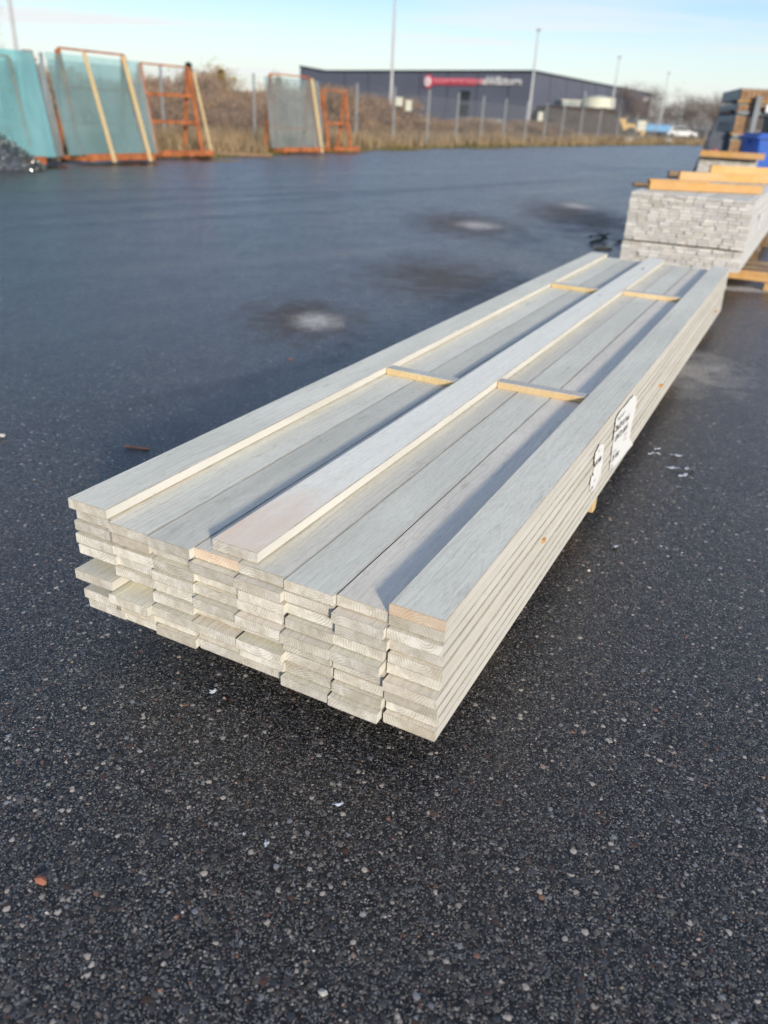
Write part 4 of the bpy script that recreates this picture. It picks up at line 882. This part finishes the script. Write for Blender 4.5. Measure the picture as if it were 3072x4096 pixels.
def tree(name, x, y, h_, crown_r, leafmat, label, n=2500, size=.1, trunk=.15, crown_z=.6, bare=False, group=None, cone=False):
    root = empty(name, (x, y, -.03), 0, label, 'tree', group); rg = random.Random(int(x*31+y*7))
    bm = bmesh.new(); tube(bm, (0, 0, 0), (0, 0, h_*.55), trunk, trunk*.55, 8, False); tube(bm, (0, 0, h_*.55), (.05, 0, h_*.97), trunk*.55, trunk*.1, 8, False)
    ends = []
    for i in range(16):
        z = h_*rg.uniform(.28, .88); a = rg.uniform(0, 6.28); ln = crown_r*rg.uniform(.5, 1)*(1-(z/h_)*.45 if not cone else (1-z/h_)*1.3); q = Vector((math.cos(a)*ln, math.sin(a)*ln, z+ln*(.7 if not cone else -.1))); tube(bm, (0, 0, z), q, trunk*.28, trunk*.07, 5, False); ends.append(q)
        for j in range(3):
            e = q+Vector((rg.gauss(0, .35), rg.gauss(0, .35), rg.random()*.6))*crown_r*.45; tube(bm, Vector((0, 0, z)).lerp(q, .6), e, trunk*.10, trunk*.03, 4, False); ends.append(e)
    build('trunk', bm, M_bark, root)
    bm = bmesh.new()
    for i in range(n):
        if cone:
            z = rg.random()**.8; r_ = crown_r*(1-z)*rg.uniform(.3, 1.05)*(.75+.35*math.sin(z*40)); a = rg.uniform(0, 6.28); p = Vector((math.cos(a)*r_, math.sin(a)*r_, h_*(.08+.92*z))); d = Vector((math.cos(a), math.sin(a), -.35))*size*2; s = Vector((-math.sin(a), math.cos(a), 0))*size*.7
        else:
            e = rg.choice(ends); p = e+Vector((rg.gauss(0, 1), rg.gauss(0, 1), rg.gauss(0, 1)))*crown_r*.22; d = Vector((rg.gauss(0, 1), rg.gauss(0, 1), rg.gauss(0, 1)+.3)).normalized()*size*(2.2 if bare else 1); s = Vector((rg.gauss(0, 1), rg.gauss(0, 1), rg.gauss(0, 1))).normalized()*size*(.12 if bare else .6)
        bm.faces.new((bm.verts.new(p-s), bm.verts.new(p+s), bm.verts.new(p+d)))
    build('crown', bm, leafmat, root)
tree('birch_tree', -11.6, 55, 2.9, 1.5, M_yleaf, 'yellow-leaved birch behind the brown bushes, left of the hall', 2600, .10, .08)
tree('birch_tree', -8.2, 55, 2.6, 1.3, M_yleaf, 'ochre-leaved birch just left of the clear glass sheet', 1500, .10, .08)
tree('birch_tree', -14.8, 50, 2.3, 1.1, M_yleaf, 'low yellow sapling seen through the empty orange rack', 700, .09, .05)
tree('spruce_tree', -36.5, 150, 7.6, 2.3, M_dgreen, 'dark spruce seen between the uprights of the empty rack', 2200, .35, .2, cone=True)
tree('spruce_tree', -31.5, 152, 6.9, 2.2, M_dgreen, 'dark spruce right of the empty rack', 2200, .35, .2, cone=True)
tree('spruce_tree', -22.6, 158, 6.4, 2.2, M_dgreen, 'small dark spruce behind the fence post left of the hall', 2000, .35, .2, cone=True)
tree('bare_tree', -26.5, 56, 7.2, 1.5, M_twig, 'bare round-headed tree above the turquoise glass at the left edge', 3800, .09, .15, bare=True)
rt = random.Random(5)
for i in range(22):
    x = 36.5 + i*1.6 + rt.uniform(-.8, .8); y = 132+i*1.2+rt.uniform(-6, 25); h_ = rt.uniform(4.2, 7.2)
    tree('bare_tree', x, y, h_, 2.3, M_twigfar, f'leafless grey tree, number {i+1} of those between hall and rack from the left', 2200, .2, .10, bare=True, group='bare trees on the right horizon')
bm = bmesh.new(); rg = random.Random(88)
for i in range(9000):
    x = rg.uniform(30, 105); y = 150+(x-30)*.9+rg.gauss(0, 4); h_ = 3.2+1.4*noise.noise(Vector((x*.25, 0, 9))); z = h_*rg.random(); s_ = .35
    d = Vector((rg.gauss(0, .5), rg.gauss(0, .5), rg.random()+.3))*s_*1.6; q = Vector((rg.gauss(0, 1), rg.gauss(0, 1), 0)).normalized()*s_*.3; p = Vector((x, y, z))
    bm.faces.new((bm.verts.new(p-q), bm.verts.new(p+q), bm.verts.new(p+d)))
tag(build('far_scrub', bm, M_twigfar), 'grey brown far scrub filling in below the bare trees', 'scrub', kind='stuff')
# verge grasses
def tufts(name, n, mat, label, hgt, w_, seed, off):
    rg = random.Random(seed); bm = bmesh.new()
    for i in range(n):
        s = rg.random()**1.25*(len(edge)-2.2)+.6; k = int(s); a = Vector(edge[k]); b = Vector(edge[k+1]); q = a.lerp(b, s-k); d = (b-a).normalized(); nn = Vector((-d.y, d.x))
        o_ = off[0]+(off[1]-off[0])*rg.random(); p = q+nn*o_; dist = p.length; ww = w_*(.5+dist/30)
        h_ = hgt*rg.uniform(.4, 1.15)*(.7+.6*noise.noise(Vector((p.x*.35, p.y*.35, seed))))
        a_ = rg.uniform(0, 3.14); sx, sy = math.cos(a_)*ww, math.sin(a_)*ww; lx, ly = rg.gauss(0, .25)*h_, rg.gauss(0, .25)*h_
        bm.faces.new((bm.verts.new((p.x-sx, p.y-sy, -.03)), bm.verts.new((p.x+sx, p.y+sy, -.03)), bm.verts.new((p.x+lx, p.y+ly, h_))))
    tag(build(name, bm, mat), label, 'grass', kind='stuff')
tufts('dry_grass', 26000, M_drygrass, 'tall pale dry grass along the fence', .85, .018, 3, (.5, 8.0))
tufts('verge_grass', 9000, M_grgrass, 'short olive grass on the verge at the yard edge', .16, .015, 4, (-.02, 1.3))
